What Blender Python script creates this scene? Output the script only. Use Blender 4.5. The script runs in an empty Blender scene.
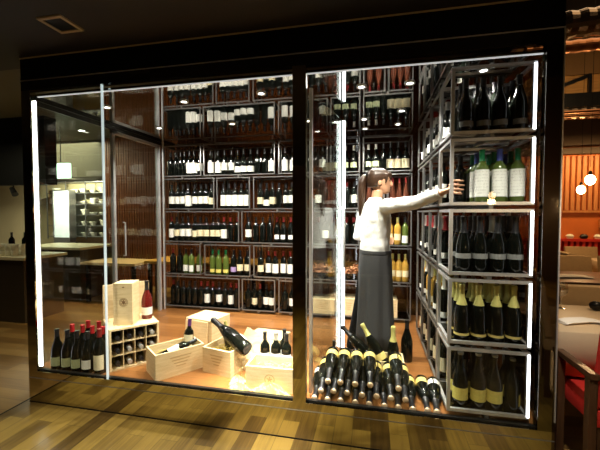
import bpy, bmesh, math, random
from mathutils import Vector, Matrix, Quaternion
random.seed(7)
PI = math.pi
scene = bpy.context.scene
COL = scene.collection

# ------------------------------------------------------------------ camera, world, exposure
cam_data = bpy.data.cameras.new('camera')
cam_data.sensor_width = 36.0
cam_data.lens = 340.0 / 600.0 * 36.0
cam_data.clip_start = 0.05
cam_data.clip_end = 100
cam = bpy.data.objects.new('camera', cam_data)
COL.objects.link(cam)
cam.location = (0, 0, 1.45)
cam.rotation_euler = (math.radians(90 - 2.02), 0, math.radians(12))
scene.camera = cam

world = bpy.data.worlds.new('world')
scene.world = world
world.use_nodes = True
world.node_tree.nodes['Background'].inputs[0].default_value = (1.0, 0.75, 0.5, 1)
world.node_tree.nodes['Background'].inputs[1].default_value = 0.006

vs = scene.view_settings
vs.view_transform = 'Standard'
vs.look = 'None'
vs.exposure = 0.0
vs.gamma = 1.0
vs.use_curve_mapping = False
scene.cycles.max_bounces = 8
scene.cycles.transparent_max_bounces = 24
scene.cycles.glossy_bounces = 5
scene.cycles.caustics_reflective = False
scene.cycles.sample_clamp_indirect = 4.0


def area(name, loc, size, energy, color, rot=(0, 0, 0), size_y=None, spread=None):
    l = bpy.data.lights.new(name, 'AREA')
    l.energy = energy
    l.color = color
    l.size = size
    if size_y:
        l.shape = 'RECTANGLE'
        l.size_y = size_y
    if spread:
        l.spread = math.radians(spread)
    o = bpy.data.objects.new(name, l)
    COL.objects.link(o)
    o.location = loc
    o.rotation_euler = rot
    return o


def spot(name, loc, target, energy, color, angle=80, blend=0.6, size=0.03):
    l = bpy.data.lights.new(name, 'SPOT')
    l.energy = energy
    l.color = color
    l.spot_size = math.radians(angle)
    l.spot_blend = blend
    l.shadow_soft_size = size
    o = bpy.data.objects.new(name, l)
    COL.objects.link(o)
    o.location = loc
    d = Vector(target) - Vector(loc)
    o.rotation_euler = d.to_track_quat('-Z', 'Y').to_euler()
    return o


WARM = (1.0, 0.78, 0.50)
NEUT = (1.0, 0.93, 0.82)
# cellar downlights (their small fixtures are built further down)
CELLAR_SPOTS = [
    (-2.15, 2.45, 26), (-1.45, 2.45, 36), (-0.80, 2.40, 85),
    (-2.15, 3.15, 30), (-1.35, 3.15, 34), (-0.60, 3.20, 34),
    (-0.08, 2.42, 34), (-0.08, 3.25, 26), (0.24, 2.42, 30), (0.24, 3.05, 26), (0.24, 3.50, 22), (-0.08, 3.62, 22),
    (0.66, 2.30, 26), (0.66, 2.75, 16)]
for x, y, e in CELLAR_SPOTS:
    spot('cellar_spot', (x, y, 2.262), (x, y + 0.02, 0), e * 2.3, NEUT, 120, 0.8, 0.025)
# unseen spots added to brighten the back rack; one strong lamp on the bright crate
for x, e in [(-2.3, 30), (-1.7, 34), (-1.1, 34), (-0.35, 20), (0.15, 20)]:
    spot('rack_fill', (x, 3.40, 2.27), (x, 3.95, 1.2), e * 1.25, NEUT, 130, 0.9, 0.025)
spot('crate_spot', (-0.62, 2.14, 2.27), (-0.68, 2.21, 0.2), 900, NEUT, 34, 0.7, 0.03)
# ceiling spots over the restaurant floor in front of the cellar
for x, y, e in [(-1.9, 0.9, 20), (-0.9, 0.7, 42), (-0.1, 0.7, 26), (-3.6, 2.4, 12), (-2.9, 0.9, 6)]:
    spot('floor_spot', (x, y, 2.57), (x + 0.1, y + 0.5, 0), e * 0.95, (1.0, 0.82, 0.36), 95, 0.9, 0.08)


# unseen narrow spots added outside the glass to brighten the display
for p, q, e, a in [((-0.75, 1.25, 2.57), (-0.67, 2.2, 0.36), 900, 22), ((0.55, 1.15, 2.57), (0.66, 2.2, 0.9), 150, 46), ((-2.2, 1.2, 2.57), (-2.2, 2.2, 0.40), 130, 26),
                   ((0.0, 1.2, 2.57), (0.0, 2.4, 0.40), 130, 30), ((-1.5, 1.25, 2.57), (-1.6, 2.3, 0.45), 170, 30)]:
    spot('display_fill', p, q, e, NEUT, a, 0.7, 0.04)
spot('panel_fill', (2.9, 4.9, 3.0), (3.1, 6.3, 3.5), 24, (1.0, 0.7, 0.35), 120, 0.8, 0.05)  # unseen lamp added to brighten the ochre panel
spot('table_fill', (-1.6, 4.6, 2.85), (-1.8, 4.85, 0.7), 300, (1.0, 0.75, 0.35), 110, 0.8, 0.05)  # unseen lamp added to brighten the golden table
spot('table_fill', (-3.2, 4.75, 2.85), (-3.0, 4.85, 0.7), 200, (1.0, 0.75, 0.35), 90, 0.8, 0.05)  # second added lamp for the left part of that table
spot('table_fill', (1.7, 1.3, 3.9), (1.6, 2.75, 0.7), 170, (1.0, 0.72, 0.42), 24, 0.8, 0.06)  # unseen lamp added to brighten the nearest tablecloth
spot('shelf_fill', (-6.4, 6.0, 2.15), (-6.6, 6.8, 1.4), 160, (1.0, 0.95, 0.7), 150, 0.8, 0.05)  # unseen lamp added under the soffit to brighten the kitchen shelves

# ------------------------------------------------------------------ materials
def new_mat(name):
    m = bpy.data.materials.new(name)
    m.use_nodes = True
    return m, m.node_tree.nodes, m.node_tree.links, m.node_tree.nodes['Principled BSDF']


def mat(name, color, rough=0.5, metal=0.0, spec=0.5, emit=None, estr=0.0, noise=0.0, nscale=30, coat=0.0, trans=0.0):
    m, n, l, b = new_mat(name)
    b.inputs['Base Color'].default_value = (*color, 1)
    b.inputs['Roughness'].default_value = rough
    b.inputs['Metallic'].default_value = metal
    b.inputs['Specular IOR Level'].default_value = spec
    b.inputs['Coat Weight'].default_value = coat
    b.inputs['Transmission Weight'].default_value = trans
    if emit:
        b.inputs['Emission Color'].default_value = (*emit, 1)
        b.inputs['Emission Strength'].default_value = estr
    tc = n.new('ShaderNodeTexCoord')
    nz = n.new('ShaderNodeTexNoise')
    nz.inputs['Scale'].default_value = nscale
    nz.inputs['Detail'].default_value = 4
    l.new(tc.outputs['Object'], nz.inputs['Vector'])
    if noise:
        mx = n.new('ShaderNodeMix')
        mx.data_type = 'RGBA'
        mx.inputs[6].default_value = (*[c * (1 - noise) for c in color], 1)
        mx.inputs[7].default_value = (*[min(1, c * (1 + noise)) for c in color], 1)
        l.new(nz.outputs['Fac'], mx.inputs[0])
        l.new(mx.outputs[2], b.inputs['Base Color'])
    rr = n.new('ShaderNodeMapRange')
    rr.inputs[3].default_value = max(0, rough - 0.03)
    rr.inputs[4].default_value = rough + 0.03
    l.new(nz.outputs['Fac'], rr.inputs[0])
    l.new(rr.outputs[0], b.inputs['Roughness'])
    return m


def wood_planks(name, c1, c2, c3, pw, pl, rough, along='Y', grain=1.0, spec=0.5):
    """Parquet: brick texture gives each board its own tone, stretched noise the grain."""
    m, n, l, b = new_mat(name)
    tc = n.new('ShaderNodeTexCoord')
    mp = n.new('ShaderNodeMapping')
    if along == 'Y':
        mp.inputs['Rotation'].default_value = (0, 0, PI / 2)
    l.new(tc.outputs['Object'], mp.inputs['Vector'])
    br = n.new('ShaderNodeTexBrick')
    br.offset = 0.37
    br.offset_frequency = 2
    br.squash = 1.0
    br.inputs['Color1'].default_value = (0, 0, 0, 1)
    br.inputs['Color2'].default_value = (1, 1, 1, 1)
    br.inputs['Mortar'].default_value = (0.5, 0.5, 0.5, 1)
    br.inputs['Scale'].default_value = 1.0
    br.inputs['Mortar Size'].default_value = 0.0
    br.inputs['Brick Width'].default_value = pl
    br.inputs['Row Height'].default_value = pw
    l.new(mp.outputs[0], br.inputs['Vector'])
    br2 = n.new('ShaderNodeTexBrick')
    br2.offset = 0.37
    br2.inputs['Color1'].default_value = (1, 1, 1, 1)
    br2.inputs['Color2'].default_value = (1, 1, 1, 1)
    br2.inputs['Mortar'].default_value = (0, 0, 0, 1)
    br2.inputs['Scale'].default_value = 1.0
    br2.inputs['Mortar Size'].default_value = 0.0025
    br2.inputs['Mortar Smooth'].default_value = 0.3
    br2.inputs['Brick Width'].default_value = pl
    br2.inputs['Row Height'].default_value = pw
    l.new(mp.outputs[0], br2.inputs['Vector'])
    # grain
    mp2 = n.new('ShaderNodeMapping')
    mp2.inputs['Scale'].default_value = (1.3, 26, 1)
    l.new(mp.outputs[0], mp2.inputs['Vector'])
    addv = n.new('ShaderNodeVectorMath')
    addv.operation = 'ADD'
    sc = n.new('ShaderNodeVectorMath')
    sc.operation = 'SCALE'
    sc.inputs['Scale'].default_value = 17.0
    l.new(br.outputs['Color'], sc.inputs[0])
    l.new(mp2.outputs[0], addv.inputs[0])
    l.new(sc.outputs[0], addv.inputs[1])
    nz = n.new('ShaderNodeTexNoise')
    nz.inputs['Scale'].default_value = 1.5
    nz.inputs['Detail'].default_value = 6
    nz.inputs['Roughness'].default_value = 0.65
    l.new(addv.outputs[0], nz.inputs['Vector'])
    big = n.new('ShaderNodeTexNoise')
    big.inputs['Scale'].default_value = 1.6
    big.inputs['Detail'].default_value = 3
    l.new(mp.outputs[0], big.inputs['Vector'])
    # combine board tone, grain and broad patches
    m1 = n.new('ShaderNodeMath')
    m1.operation = 'MULTIPLY_ADD'
    m1.inputs[1].default_value = 0.45 * grain
    l.new(nz.outputs['Fac'], m1.inputs[0])
    m2 = n.new('ShaderNodeMath')
    m2.operation = 'MULTIPLY'
    m2.inputs[1].default_value = 0.42
    l.new(br.outputs['Color'], m2.inputs[0])
    l.new(m2.outputs[0], m1.inputs[2])
    m3 = n.new('ShaderNodeMath')
    m3.operation = 'MULTIPLY_ADD'
    m3.inputs[1].default_value = 0.35
    l.new(big.outputs['Fac'], m3.inputs[0])
    l.new(m1.outputs[0], m3.inputs[2])
    cr = n.new('ShaderNodeValToRGB')
    cr.color_ramp.elements[0].position = 0.25
    cr.color_ramp.elements[0].color = (*c1, 1)
    cr.color_ramp.elements[1].position = 0.85
    cr.color_ramp.elements[1].color = (*c3, 1)
    e = cr.color_ramp.elements.new(0.55)
    e.color = (*c2, 1)
    l.new(m3.outputs[0], cr.inputs[0])
    mx = n.new('ShaderNodeMix')
    mx.data_type = 'RGBA'
    mx.blend_type = 'MULTIPLY'
    mx.inputs[0].default_value = 0.45
    l.new(cr.outputs[0], mx.inputs[6])
    l.new(br2.outputs['Color'], mx.inputs[7])
    l.new(mx.outputs[2], b.inputs['Base Color'])
    b.inputs['Roughness'].default_value = rough
    b.inputs['Specular IOR Level'].default_value = spec
    return m


def wood_plain(name, c1, c2, rough=0.55, scale=(14, 14, 1.5)):
    m, n, l, b = new_mat(name)
    tc = n.new('ShaderNodeTexCoord')
    mp = n.new('ShaderNodeMapping')
    mp.inputs['Scale'].default_value = scale
    l.new(tc.outputs['Object'], mp.inputs['Vector'])
    nz = n.new('ShaderNodeTexNoise')
    nz.inputs['Scale'].default_value = 3
    nz.inputs['Detail'].default_value = 5
    nz.inputs['Distortion'].default_value = 0.6
    l.new(mp.outputs[0], nz.inputs['Vector'])
    cr = n.new('ShaderNodeValToRGB')
    cr.color_ramp.elements[0].position = 0.3
    cr.color_ramp.elements[0].color = (*c1, 1)
    cr.color_ramp.elements[1].position = 0.7
    cr.color_ramp.elements[1].color = (*c2, 1)
    l.new(nz.outputs['Fac'], cr.inputs[0])
    l.new(cr.outputs[0], b.inputs['Base Color'])
    b.inputs['Roughness'].default_value = rough
    return m


def pane_mat(name, tint, ior=1.45, gain=1.0, rough=0.0):
    m = bpy.data.materials.new(name)
    m.use_nodes = True
    n, l = m.node_tree.nodes, m.node_tree.links
    n.clear()
    out = n.new('ShaderNodeOutputMaterial')
    mx = n.new('ShaderNodeMixShader')
    tr = n.new('ShaderNodeBsdfTransparent')
    tr.inputs[0].default_value = (*tint, 1)
    gl = n.new('ShaderNodeBsdfGlossy')
    gl.inputs['Roughness'].default_value = rough
    gl.inputs[0].default_value = (1, 1, 1, 1)
    # Schlick reflectance from the angle, the same on both faces of a thin pane
    ge = n.new('ShaderNodeNewGeometry')
    dt = n.new('ShaderNodeVectorMath')
    dt.operation = 'DOT_PRODUCT'
    l.new(ge.outputs['Incoming'], dt.inputs[0])
    l.new(ge.outputs['Normal'], dt.inputs[1])
    ab = n.new('ShaderNodeMath')
    ab.operation = 'ABSOLUTE'
    l.new(dt.outputs['Value'], ab.inputs[0])
    iv = n.new('ShaderNodeMath')
    iv.operation = 'SUBTRACT'
    iv.inputs[0].default_value = 1.0
    iv.use_clamp = True
    l.new(ab.outputs[0], iv.inputs[1])
    pw = n.new('ShaderNodeMath')
    pw.operation = 'POWER'
    pw.inputs[1].default_value = 5.0
    l.new(iv.outputs[0], pw.inputs[0])
    f0 = ((ior - 1) / (ior + 1)) ** 2 * gain
    mu = n.new('ShaderNodeMath')
    mu.operation = 'MULTIPLY_ADD'
    mu.use_clamp = True
    mu.inputs[1].default_value = 1 - f0
    mu.inputs[2].default_value = f0
    l.new(pw.outputs[0], mu.inputs[0])
    l.new(mu.outputs[0], mx.inputs[0])
    l.new(tr.outputs[0], mx.inputs[1])
    l.new(gl.outputs[0], mx.inputs[2])
    l.new(mx.outputs[0], out.inputs[0])
    return m


def label_mat(name, color, ink=(0.08, 0.07, 0.06), lines=True, band=None):
    """Paper label with fine unreadable print rows."""
    m, n, l, b = new_mat(name)
    b.inputs['Roughness'].default_value = 0.6
    tc = n.new('ShaderNodeTexCoord')
    sx = n.new('ShaderNodeSeparateXYZ')
    l.new(tc.outputs['Generated'], sx.inputs[0])
    wv = n.new('ShaderNodeMath')
    wv.operation = 'MULTIPLY'
    wv.inputs[1].default_value = 9.0
    l.new(sx.outputs[2], wv.inputs[0])
    fr = n.new('ShaderNodeMath')
    fr.operation = 'FRACT'
    l.new(wv.outputs[0], fr.inputs[0])
    lt = n.new('ShaderNodeMath')
    lt.operation = 'LESS_THAN'
    lt.inputs[1].default_value = 0.38
    l.new(fr.outputs[0], lt.inputs[0])
    nz = n.new('ShaderNodeTexNoise')
    nz.inputs['Scale'].default_value = 9
    nz.inputs['Detail'].default_value = 5
    l.new(tc.outputs['Generated'], nz.inputs['Vector'])
    gt = n.new('ShaderNodeMath')
    gt.operation = 'GREATER_THAN'
    gt.inputs[1].default_value = 0.5
    l.new(nz.outputs['Fac'], gt.inputs[0])
    mu = n.new('ShaderNodeMath')
    mu.operation = 'MULTIPLY'
    l.new(lt.outputs[0], mu.inputs[0])
    l.new(gt.outputs[0], mu.inputs[1])
    mu2 = n.new('ShaderNodeMath')
    mu2.operation = 'MULTIPLY'
    mu2.inputs[1].default_value = 0.22 if lines else 0.0
    l.new(mu.outputs[0], mu2.inputs[0])
    mx = n.new('ShaderNodeMix')
    mx.data_type = 'RGBA'
    mx.inputs[6].default_value = (*color, 1)
    mx.inputs[7].default_value = (*ink, 1)
    l.new(mu2.outputs[0], mx.inputs[0])
    l.new(mx.outputs[2], b.inputs['Base Color'])
    return m


def tex_metal(name, color, rough):
    return mat(name, color, rough, 1.0, nscale=12)


M = {}
M['floor'] = wood_planks('dark parquet', (0.012, 0.006, 0.002), (0.095, 0.055, 0.013), (0.255, 0.165, 0.036), 0.12, 0.95, 0.28, 'Y', 1.35)
M['floor_x'] = wood_planks('dark parquet crosswise', (0.04, 0.02, 0.006), (0.17, 0.09, 0.025), (0.27, 0.16, 0.05), 0.13, 1.1, 0.32, 'X')
M['cellar_floor'] = wood_planks('cellar parquet', (0.10, 0.036, 0.010), (0.20, 0.078, 0.020), (0.31, 0.13, 0.038), 0.09, 0.8, 0.3, 'X')
M['mirror_dark'] = tex_metal('smoked mirror', (0.66, 0.62, 0.50), 0.04)
M['mirror_dimmed'] = tex_metal('dimmed smoked mirror', (0.26, 0.24, 0.20), 0.04)  # same mirror as the other posts, darkened to paint in a dim reflection
M['black_gloss'] = mat('gloss black head', (0.008, 0.007, 0.006), 0.08, 0.0, 0.5)
M['header'] = mat('black header panel', (0.005, 0.005, 0.005), 0.25, 0.0, 0.15)
M['ceil_mirror'] = tex_metal('mirror ceiling', (0.52, 0.52, 0.50), 0.03)
M['chrome'] = mat('polished steel', (0.80, 0.80, 0.82), 0.30, 0.75)
M['steel'] = mat('brushed steel', (0.25, 0.245, 0.24), 0.32, 0.7)
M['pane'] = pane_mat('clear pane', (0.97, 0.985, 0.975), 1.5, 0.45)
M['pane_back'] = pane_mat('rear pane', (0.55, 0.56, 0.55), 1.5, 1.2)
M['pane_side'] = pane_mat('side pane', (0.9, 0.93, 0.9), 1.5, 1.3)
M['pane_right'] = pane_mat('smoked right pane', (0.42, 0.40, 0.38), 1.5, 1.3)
M['shelf_glass'] = pane_mat('smoked shelf glass', (0.35, 0.37, 0.37), 1.5, 1.5)
M['edge_glow'] = mat('glass edge painted glow', (0.55, 0.62, 0.6), 0.12, 0.6, emit=(0.8, 0.95, 0.95), estr=0.6)  # emission paints in the light caught by the pane edge
M['led'] = mat('led strip', (1, 1, 1), 0.4, emit=(0.93, 0.96, 1.0), estr=7.0)
M['led_soft'] = mat('soft led strip', (1, 1, 1), 0.4, emit=(0.95, 0.97, 1.0), estr=0.5)
M['lamp'] = mat('lamp disc', (1, 1, 1), 0.4, emit=(1, 0.95, 0.85), estr=14.0)
M['bulb'] = mat('glowing bulb', (1, 0.9, 0.7), 0.3, emit=(1.0, 0.66, 0.30), estr=28.0)
M['black'] = mat('black paint', (0.005, 0.005, 0.005), 0.5, 0.0, 0.2)
M['black_metal'] = mat('black metal', (0.02, 0.02, 0.02), 0.3, 0.6)
M['ceiling'] = mat('dark brown ceiling', (0.011, 0.006, 0.004), 0.7, noise=0.3, nscale=0.7)
M['ceiling_far'] = mat('dark olive ceiling', (0.07, 0.06, 0.035), 0.7, noise=0.3, nscale=0.9)
M['wall_dark'] = mat('dark brown wall', (0.05, 0.028, 0.015), 0.6, noise=0.2, nscale=2)
M['wall_cream'] = mat('cream plaster', (0.52, 0.45, 0.27), 0.75, noise=0.08, nscale=3)
M['orange_wall'] = mat('orange plaster', (0.62, 0.15, 0.025), 0.6, noise=0.12, nscale=4)
M['slat'] = wood_plain('orange slat', (0.45, 0.16, 0.05), (0.60, 0.24, 0.08), 0.5)
M['slat_brown'] = wood_plain('brown slat', (0.19, 0.055, 0.02), (0.28, 0.09, 0.03), 0.4)
M['wall_ochre'] = mat('dim ochre paint', (0.20, 0.10, 0.03), 0.7, noise=0.1)
M['slat_wide'] = wood_plain('ochre boards', (0.40, 0.19, 0.05), (0.62, 0.32, 0.09), 0.5, (1.0, 1.0, 14))
M['duct'] = tex_metal('spiral duct steel', (0.24, 0.18, 0.12), 0.25)
M['copper_duct'] = tex_metal('copper duct', (0.36, 0.16, 0.07), 0.3)
M['crate'] = wood_plain('pale pine', (0.66, 0.50, 0.27), (0.80, 0.64, 0.38), 0.6, (3, 3, 22))
M['crate_dark'] = mat('burnt print', (0.22, 0.12, 0.05), 0.7)
M['print_soft'] = mat('faint print', (0.50, 0.35, 0.17), 0.7)
M['straw'] = mat('yellow straw', (0.72, 0.55, 0.14), 0.7, noise=0.3, nscale=50)
M['tissue'] = mat('yellow tissue paper', (0.85, 0.72, 0.28), 0.7, noise=0.1)
M['wood_table'] = wood_plain('golden wood top', (0.42, 0.22, 0.05), (0.60, 0.34, 0.09), 0.35, (1.5, 14, 1))
M['cork'] = mat('cork shavings', (0.48, 0.22, 0.10), 0.8, noise=0.4, nscale=60)
M['glass_dark'] = mat('dark bottle glass', (0.003, 0.004, 0.003), 0.05, 0.0, 0.45)
M['glass_green'] = mat('green bottle glass', (0.07, 0.10, 0.018), 0.08, 0.0, 0.6, coat=0.3)
M['glass_yellow'] = mat('golden wine glass', (0.42, 0.24, 0.04), 0.08, 0.0, 0.6, coat=0.3)
M['glass_rose'] = mat('rose wine glass', (0.08, 0.024, 0.013), 0.08, 0.0, 0.6, coat=0.3)
M['glass_clear'] = pane_mat('clear stemware', (0.88, 0.90, 0.89), 1.5, 6.0)
M['glass_red'] = mat('red wine glass', (0.11, 0.010, 0.008), 0.06, 0.0, 0.5)
CAP = dict(black=mat('black capsule', (0.012, 0.012, 0.014), 0.3), red=mat('dark red capsule', (0.17, 0.012, 0.012), 0.35),
           bright=mat('bright red capsule', (0.40, 0.015, 0.02), 0.35), gold=mat('pale gold foil', (0.72, 0.66, 0.22), 0.35, 0.4),
           green=mat('green capsule', (0.01, 0.20, 0.07), 0.3), blue=mat('blue capsule', (0.05, 0.07, 0.30), 0.3),
           white=mat('white capsule', (0.75, 0.73, 0.66), 0.4), silver=mat('silver foil', (0.55, 0.55, 0.52), 0.35, 0.6),
           purple=mat('violet capsule', (0.10, 0.03, 0.14), 0.35))
LAB = dict(white=label_mat('white label', (0.80, 0.79, 0.73)), cream=label_mat('cream label', (0.72, 0.64, 0.42)),
           yellow=label_mat('yellow label', (0.66, 0.55, 0.13), (0.15, 0.1, 0.02)),
           gold=label_mat('golden band', (0.68, 0.54, 0.17), (0.2, 0.12, 0.02)),
           grey=label_mat('grey label', (0.22, 0.22, 0.21), (0.5, 0.5, 0.48)),
           green=label_mat('pale green label', (0.50, 0.55, 0.33), (0.1, 0.15, 0.05)),
           plain=label_mat('plain white label', (0.85, 0.84, 0.80), lines=False),
           violet=label_mat('violet label', (0.40, 0.28, 0.55)))
M['skin'] = mat('skin', (0.62, 0.33, 0.19), 0.5, noise=0.05)
M['hair'] = mat('brown hair', (0.040, 0.018, 0.008), 0.4, noise=0.45, nscale=90)
M['shirt'] = mat('white cotton', (0.82, 0.80, 0.76), 0.8, noise=0.04)
M['apron'] = mat('charcoal cloth', (0.034, 0.033, 0.034), 0.8, noise=0.15, nscale=40)
M['trousers'] = mat('black cloth', (0.003, 0.003, 0.003), 0.9, 0.0, 0.1)
M['shoe'] = mat('black leather', (0.01, 0.01, 0.01), 0.3)
M['eye'] = mat('dark eye', (0.02, 0.012, 0.008), 0.15)
M['lip'] = mat('lip', (0.45, 0.13, 0.10), 0.45)
M['cloth'] = mat('tan tablecloth', (0.62, 0.46, 0.28), 0.8, noise=0.05)
M['napkin'] = mat('white napkin', (0.8, 0.75, 0.66), 0.8)
M['beige'] = mat('beige upholstery', (0.50, 0.34, 0.17), 0.7, noise=0.1)
M['red_fabric'] = mat('red upholstery', (0.55, 0.02, 0.012), 0.65, noise=0.12)
M['dark_wood'] = wood_plain('dark wood', (0.05, 0.022, 0.010), (0.10, 0.045, 0.02), 0.3)
M['counter_top'] = mat('pale stone top', (0.66, 0.60, 0.42), 0.35, noise=0.06)
M['counter_front'] = mat('dark counter front', (0.035, 0.026, 0.016), 0.4)
M['ceramic'] = mat('white ceramic', (0.78, 0.75, 0.62), 0.25)
M['fridge'] = mat('lit cabinet back', (0.8, 0.9, 0.95), 0.4, emit=(0.75, 0.9, 1.0), estr=0.28)
M['exit'] = mat('exit light', (0.8, 1.0, 0.85), 0.4, emit=(0.70, 1.0, 0.78), estr=2.6)
M['exit_green'] = mat('exit green', (0.05, 0.5, 0.2), 0.4, emit=(0.12, 0.8, 0.35), estr=1.0)
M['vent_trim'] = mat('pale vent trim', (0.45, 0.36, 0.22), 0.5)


# ------------------------------------------------------------------ mesh helpers
class MB:
    """collects shapes, becomes ONE mesh object"""
    def __init__(self):
        self.bm = bmesh.new()

    def box(self, a, b, bevel=0.0):
        a, b = Vector(a), Vector(b)
        r = bmesh.ops.create_cube(self.bm, size=1)
        c = (a + b) / 2
        s = b - a
        for v in r['verts']:
            v.co = Vector((v.co.x * s.x + c.x, v.co.y * s.y + c.y, v.co.z * s.z + c.z))
        if bevel:
            es = list({e for v in r['verts'] for e in v.link_edges})
            bmesh.ops.bevel(self.bm, geom=es, offset=bevel, segments=2, affect='EDGES', profile=0.7)
        return self

    def obox(self, center, ax, ay, az):
        """box from centre and three half-axis vectors"""
        r = bmesh.ops.create_cube(self.bm, size=2)
        c, ax, ay, az = map(Vector, (center, ax, ay, az))
        for v in r['verts']:
            v.co = c + ax * v.co.x + ay * v.co.y + az * v.co.z
        bmesh.ops.recalc_face_normals(self.bm, faces=list({f for v in r['verts'] for f in v.link_faces}))
        return self

    def beam(self, p, q, w, h=None, up=(0, 0, 1)):
        p, q = Vector(p), Vector(q)
        h = h or w
        d = (q - p)
        if abs(d.normalized().dot(Vector(up))) > 0.95:
            up = (0, 1, 0)
        s = d.cross(Vector(up)).normalized()
        u = s.cross(d).normalized()
        return self.obox((p + q) / 2, d / 2, s * w / 2, u * h / 2)

    def lathe(self, prof, seg=20, origin=(0, 0, 0), a0=0.0, a1=2 * PI):
        full = abs(a1 - a0 - 2 * PI) < 1e-6
        n = seg if full else seg + 1
        o = Vector(origin)
        rings = []
        for r, z in prof:
            if r < 1e-6:
                rings.append([self.bm.verts.new(o + Vector((0, 0, z)))])
            else:
                rings.append([self.bm.verts.new(o + Vector((r * math.cos(a0 + (a1 - a0) * k / seg), r * math.sin(a0 + (a1 - a0) * k / seg), z))) for k in range(n)])
        for A, B in zip(rings, rings[1:]):
            cnt = seg
            for k in range(cnt):
                k2 = (k + 1) % n if full else k + 1
                if len(A) == 1 and len(B) == 1:
                    continue
                if len(A) == 1:
                    self.bm.faces.new((A[0], B[k2], B[k]))
                elif len(B) == 1:
                    self.bm.faces.new((A[k], A[k2], B[0]))
                else:
                    self.bm.faces.new((A[k], A[k2], B[k2], B[k]))
        return self

    def tube(self, pts, rad, seg=10, cap=True):
        """round tube along points; rad number or list"""
        pts = [Vector(p) for p in pts]
        if not isinstance(rad, (list, tuple)):
            rad = [rad] * len(pts)
        rings = []
        ref = None
        for i, p in enumerate(pts):
            d = (pts[min(i + 1, len(pts) - 1)] - pts[max(i - 1, 0)]).normalized()
            if ref is None:
                ref = Vector((0, 0, 1)) if abs(d.z) < 0.9 else Vector((0, 1, 0))
            s = d.cross(ref).normalized()
            u = s.cross(d).normalized()
            ref = u
            r = rad[i]
            ra, rb = r if isinstance(r, tuple) else (r, r)
            rings.append([self.bm.verts.new(p + s * ra * math.cos(2 * PI * k / seg) + u * rb * math.sin(2 * PI * k / seg)) for k in range(seg)])
        for A, B in zip(rings, rings[1:]):
            for k in range(seg):
                self.bm.faces.new((A[k], B[k], B[(k + 1) % seg], A[(k + 1) % seg]))
        if cap:
            self.bm.faces.new(rings[0])
            self.bm.faces.new(rings[-1][::-1])
        return self

    def loft(self, rings, seg=24, cap=True):
        """rings of (centre, a-vector, b-vector)"""
        R = []
        for c, a, b in rings:
            c, a, b = Vector(c), Vector(a), Vector(b)
            R.append([self.bm.verts.new(c + a * math.cos(2 * PI * k / seg) + b * math.sin(2 * PI * k / seg)) for k in range(seg)])
        for A, B in zip(R, R[1:]):
            for k in range(seg):
                self.bm.faces.new((A[k], A[(k + 1) % seg], B[(k + 1) % seg], B[k]))
        if cap:
            self.bm.faces.new(R[0][::-1])
            self.bm.faces.new(R[-1])
        return self

    def ell(self, c, r, rot=None, seg=16):
        m = Matrix.Translation(Vector(c)) @ (rot.to_4x4() if rot else Matrix.Identity(4)) @ Matrix.Diagonal((*r, 1))
        bmesh.ops.create_uvsphere(self.bm, u_segments=seg, v_segments=max(8, seg * 2 // 3), radius=1, matrix=m)
        return self

    def mesh(self, name, m, smooth=False):
        bmesh.ops.recalc_face_normals(self.bm, faces=self.bm.faces[:])
        me = bpy.data.meshes.new(name)
        self.bm.to_mesh(me)
        self.bm.free()
        if m:
            me.materials.append(m)
        if smooth:
            for p in me.polygons:
                p.use_smooth = True
            try:
                me.set_sharp_from_angle(angle=math.radians(40))
            except Exception:
                pass
        return me

    def build(self, name, m, parent=None, smooth=False, loc=None, rot=None):
        return link(name, self.mesh(name, m, smooth), parent, loc, rot)


def link(name, me, parent=None, loc=None, rot=None):
    o = bpy.data.objects.new(name, me)
    COL.objects.link(o)
    if parent:
        o.parent = parent
    if loc:
        o.location = loc
    if rot:
        o.rotation_euler = rot
    return o


def tag(o, label, cat, group=None):
    o['label'] = label
    o['category'] = cat
    if group:
        o['group'] = group
    return o


def struct(o, label=None):
    o['kind'] = 'structure'
    if label:
        o['label'] = label
    return o


def empty(name, loc=(0, 0, 0), rz=0.0):
    o = bpy.data.objects.new(name, None)
    COL.objects.link(o)
    o.empty_display_size = 0.1
    o.location = loc
    o.rotation_euler = (0, 0, rz)
    return o


def copy_tree(o, parent=None):
    c = o.copy()
    COL.objects.link(c)
    if parent:
        c.parent = parent
    for ch in list(o.children):
        copy_tree(ch, c)
    return c


def remesh(o, voxel, smooth_it=4):
    md = o.modifiers.new('remesh', 'REMESH')
    md.mode = 'VOXEL'
    md.voxel_size = voxel
    md.use_smooth_shade = True
    sm = o.modifiers.new('smooth', 'SMOOTH')
    sm.iterations = smooth_it
    sm.factor = 0.5
    dg = bpy.context.evaluated_depsgraph_get()
    ev = o.evaluated_get(dg)
    me = bpy.data.meshes.new_from_object(ev)
    mats = [m for m in o.data.materials]
    o.modifiers.clear()
    o.data = me
    if not me.materials:
        for m in mats:
            me.materials.append(m)
    for p in me.polygons:
        p.use_smooth = True
    return o


ORD = ['first', 'second', 'third', 'fourth', 'fifth', 'sixth', 'seventh', 'eighth', 'ninth', 'tenth', 'eleventh', 'twelfth']

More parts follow.
